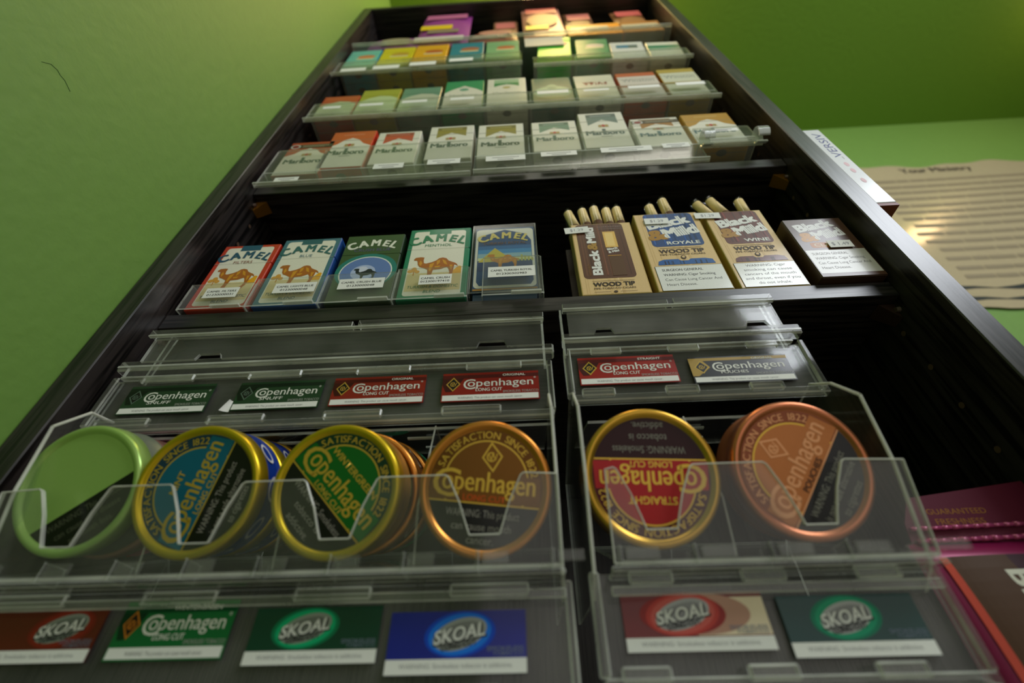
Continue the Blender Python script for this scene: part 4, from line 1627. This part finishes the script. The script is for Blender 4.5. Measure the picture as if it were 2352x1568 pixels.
def card_sk(bg, glow, dark, wood_=False, x_=.5):
    def f(a, w, h):
        if wood_:
            a.rect(w * .5, h * .25, w, h * .9, M((232, 214, 184), .4))
            a.oval(w * .55, h * .62, w * .34, h * .36, M((186, 140, 120), .4))
            a.oval(w * .42, h * .62, w * .30, h * .36, M((150, 40, 36), .4))
        a.oval(w * x_, h * .62, w * .26, h * .37, M(glow[0], .4), 0.1)
        a.oval(w * x_, h * .62, w * .23, h * .33, M(glow[1], .4), 0.15)
        a.oval(w * x_, h * .62, w * .20, h * .25, M((150, 154, 150), .35, .3), 0.25)
        a.oval(w * x_, h * .60, w * .18, h * .20, M((120, 122, 120), .35, .3), 0.25)
        a.layer += .3
        dk = M((30, 30, 32), .5)
        a.text('SKOAL', w * x_, h * .50, h * .22, dk, 'C', .05, ang=math.radians(9), shear=.25, width=w * .38)
        a.layer += .5
        a.text('SKOAL', w * x_ - .2, h * .52, h * .21, M((226, 226, 222), .4), 'C', .02, ang=math.radians(9), shear=.25, width=w * .37)
        a.layer += .3
        a.text('LONG CUT', w * x_, h * .40, h * .09, dk, 'C', .02, ang=math.radians(9))
        a.text('SMOKELESS', w * .98, h * .34, h * .07, M((120, 130, 150), .4), 'R', 0, width=w * .26)
        a.text('TOBACCO', w * .98, h * .27, h * .06, M((120, 130, 150), .4), 'R', 0, width=w * .22)
        a.rect(0, 0, w, h * .23, PAPER)
        a.text('WARNING: Smokeless tobacco is addictive.', w * .5, h * .09, h * .07, M((130, 130, 134), .5), 'C', 0, width=w * .8)
    return f


RED = (140, 26, 20)
GRN = (30, 60, 36)
card('dark green card with grey lettering, leftmost in the upper window row', -262, 160.5, 57, 22, card_copen(GRN, (90, 110, 96), 'SNUFF', 0, None), GRN)
card('dark green card with a curled left corner, second in the upper window row', -188, 160.5, 56, 21.6, card_copen(GRN, (90, 110, 96), 'SNUFF', 0, None), GRN, curl=True)
card('red card, left of the two in the wide dispenser window', -125.5, 161, 60, 21.6, card_copen(RED, (190, 150, 60), 'LONG CUT', 0, 'ORIGINAL'), RED)
card('red card, right of the two in the wide dispenser window', -54.5, 160.5, 61.5, 22, card_copen(RED, (190, 150, 60), 'LONG CUT', 0, 'ORIGINAL'), RED)
card('red card in the window of the narrow dispenser', 33, 169, 62, 22, card_copen((160, 34, 26), (206, 170, 60), 'LONG CUT', 0, 'STRAIGHT'), (160, 34, 26))
card('black and gold card in the window of the narrow dispenser', 103.5, 167, 62, 20.6, card_copen((24, 24, 26), (200, 164, 50), 'POUCHES', 0, 'ORIGINAL', band=(176, 142, 50)), (28, 28, 30))
card('dark red card with silver oval cut by the left edge of the photo', -256, 31, 57, 21, card_sk((96, 24, 16), ((120, 34, 22), (136, 40, 26)), 0, x_=.68), (96, 26, 16))
card('green card with white curved lettering, lower window row', -191, 31, 53, 23, card_copen((6, 110, 54), (200, 120, 30), 'LONG CUT', 0, 'WINTERGREEN'), (6, 104, 50))
card('dark green card with silver oval in the wide dispenser', -128, 28.5, 58, 21.5, card_sk((6, 66, 44), ((4, 120, 78), (8, 176, 118)), 0, x_=.42), (6, 60, 42))
card('blue card with silver oval', -65.5, 24, 60, 23, card_sk((20, 30, 150), ((8, 70, 200), (10, 120, 236)), 0, x_=.52), (20, 30, 140))
card('red and wood patterned card with silver oval', 37, 30, 62, 22, card_sk((130, 30, 30), ((190, 60, 50), (206, 90, 80)), 0, True, .42), (116, 30, 28))
card('teal green card with silver oval in the narrow dispenser', 105, 27, 58, 22.6, card_sk((6, 90, 76), ((4, 122, 92), (8, 150, 110)), 0, x_=.46), (8, 62, 60))


# ------------------------------------------------------------------ magenta pouch low at the right
def magenta_pouch():
    t = thing('resealable_pouch', 'large magenta and brown foil pouch standing right of the narrow dispenser', 'pouch', (243, 262, -87.5))
    FOIL = M((140, 22, 80), .38, .25, .0)
    X0, X1, Z0, Z1, Y0, D = 198, 281, -87, 79, 262, 30
    mb = MB()
    pillow(mb, X0, X1, Y0, Z0, Z1, D, FOIL, flat=.03, nx=22, nz=20)
    mb.build('bag', t, True)
    mb = MB()
    F2 = M((92, 16, 44), .6)
    mb.slab([(200, 262, 76), (281, 262, 78), (281, 262, 112), (212, 262, 104), (203, 262, 90)], (0, 1, 0), .8, F2, F2)
    a = Art(mb, (206, 262, 76), (1, 0, 0), (0, 0, 1), 74, 34)
    a.text('GUARANTEED', 12, 18.5, 3, M((150, 96, 30), .5), 'L', .01, width=32)
    a.text('FRESHNESS', 14, 13, 3, M((150, 96, 30), .5), 'L', .01, width=26)
    mb.build('header_strip', t)
    mb = MB()
    for zz, r in ((86.5, 1.1), (80, 1.3)):
        for k in range(14):
            xa = 203 + k * 5.5
            mb.tube((xa, 260.6, zz + k * .12), (xa + 5.3, 260.6, zz + k * .12 + .1), r * (1 + .25 * math.sin(k * 2.1)), r, M((190, 80, 130), .2, .3, .5), 10)
    p = mb.build('zip_seal', t, True)

    def bulge(u, v, n):
        x = X0 + u
        z = Z0 + v
        uu = u / (X1 - X0)
        vv = v / (Z1 - Z0)
        b = (max(0.0, math.sin(math.pi * uu)) ** .45) * (max(0.0, math.sin(math.pi * min(1, vv * .97 + .02))) ** .45)
        return Vector((x, Y0 - D / 2 * b - .9 - n * .6, z))
    mb = MB()
    a = Art(mb, (0, 0, 0), (1, 0, 0), (0, 0, 1), 70, 150, map3=bulge)
    br, mg, og = M((74, 46, 20), .6), M((52, 14, 28), .6), M((240, 150, 30), .3, .4, .2)
    n = 20
    x0, x1, z0, z1 = 8, 76, 10, 158
    for i in range(n):
        for j in range(24):
            xa, xb = x0 + (x1 - x0) * i / n, x0 + (x1 - x0) * (i + 1) / n
            za, zb = z0 + (z1 - z0) * j / 24, z0 + (z1 - z0) * (j + 1) / 24
            c_ = M((190, 60, 30), .35, .3, .2) if i == 0 else (br if i < 9 else mg)
            if i == 7 and j < 18:
                c_ = og
            a.put([(xa, za), (xb, za), (xb, zb), (xa, zb)], [[0, 1, 2, 3]], c_)
    a.layer = 3
    wt = M((206, 206, 190), .45)
    yy = 150
    for ch in 'BLACK & MILD':
        if ch != ' ':
            a.text(ch, 32, yy, 9.5, wt, 'L', .03, ang=math.radians(-90), width=7)
        yy -= 9.2 if ch != ' ' else 5
    for k, ch in enumerate('PIPE TOBACCO'):
        if ch != ' ':
            a.text(ch, 22, 118 - k * 5, 4, M((120, 100, 90), .45), 'L', .01, ang=math.radians(-90))
    mb.build('printed_front', t)


magenta_pouch()

for o in bpy.data.objects:
    if '_o' in o:
        del o['_o']
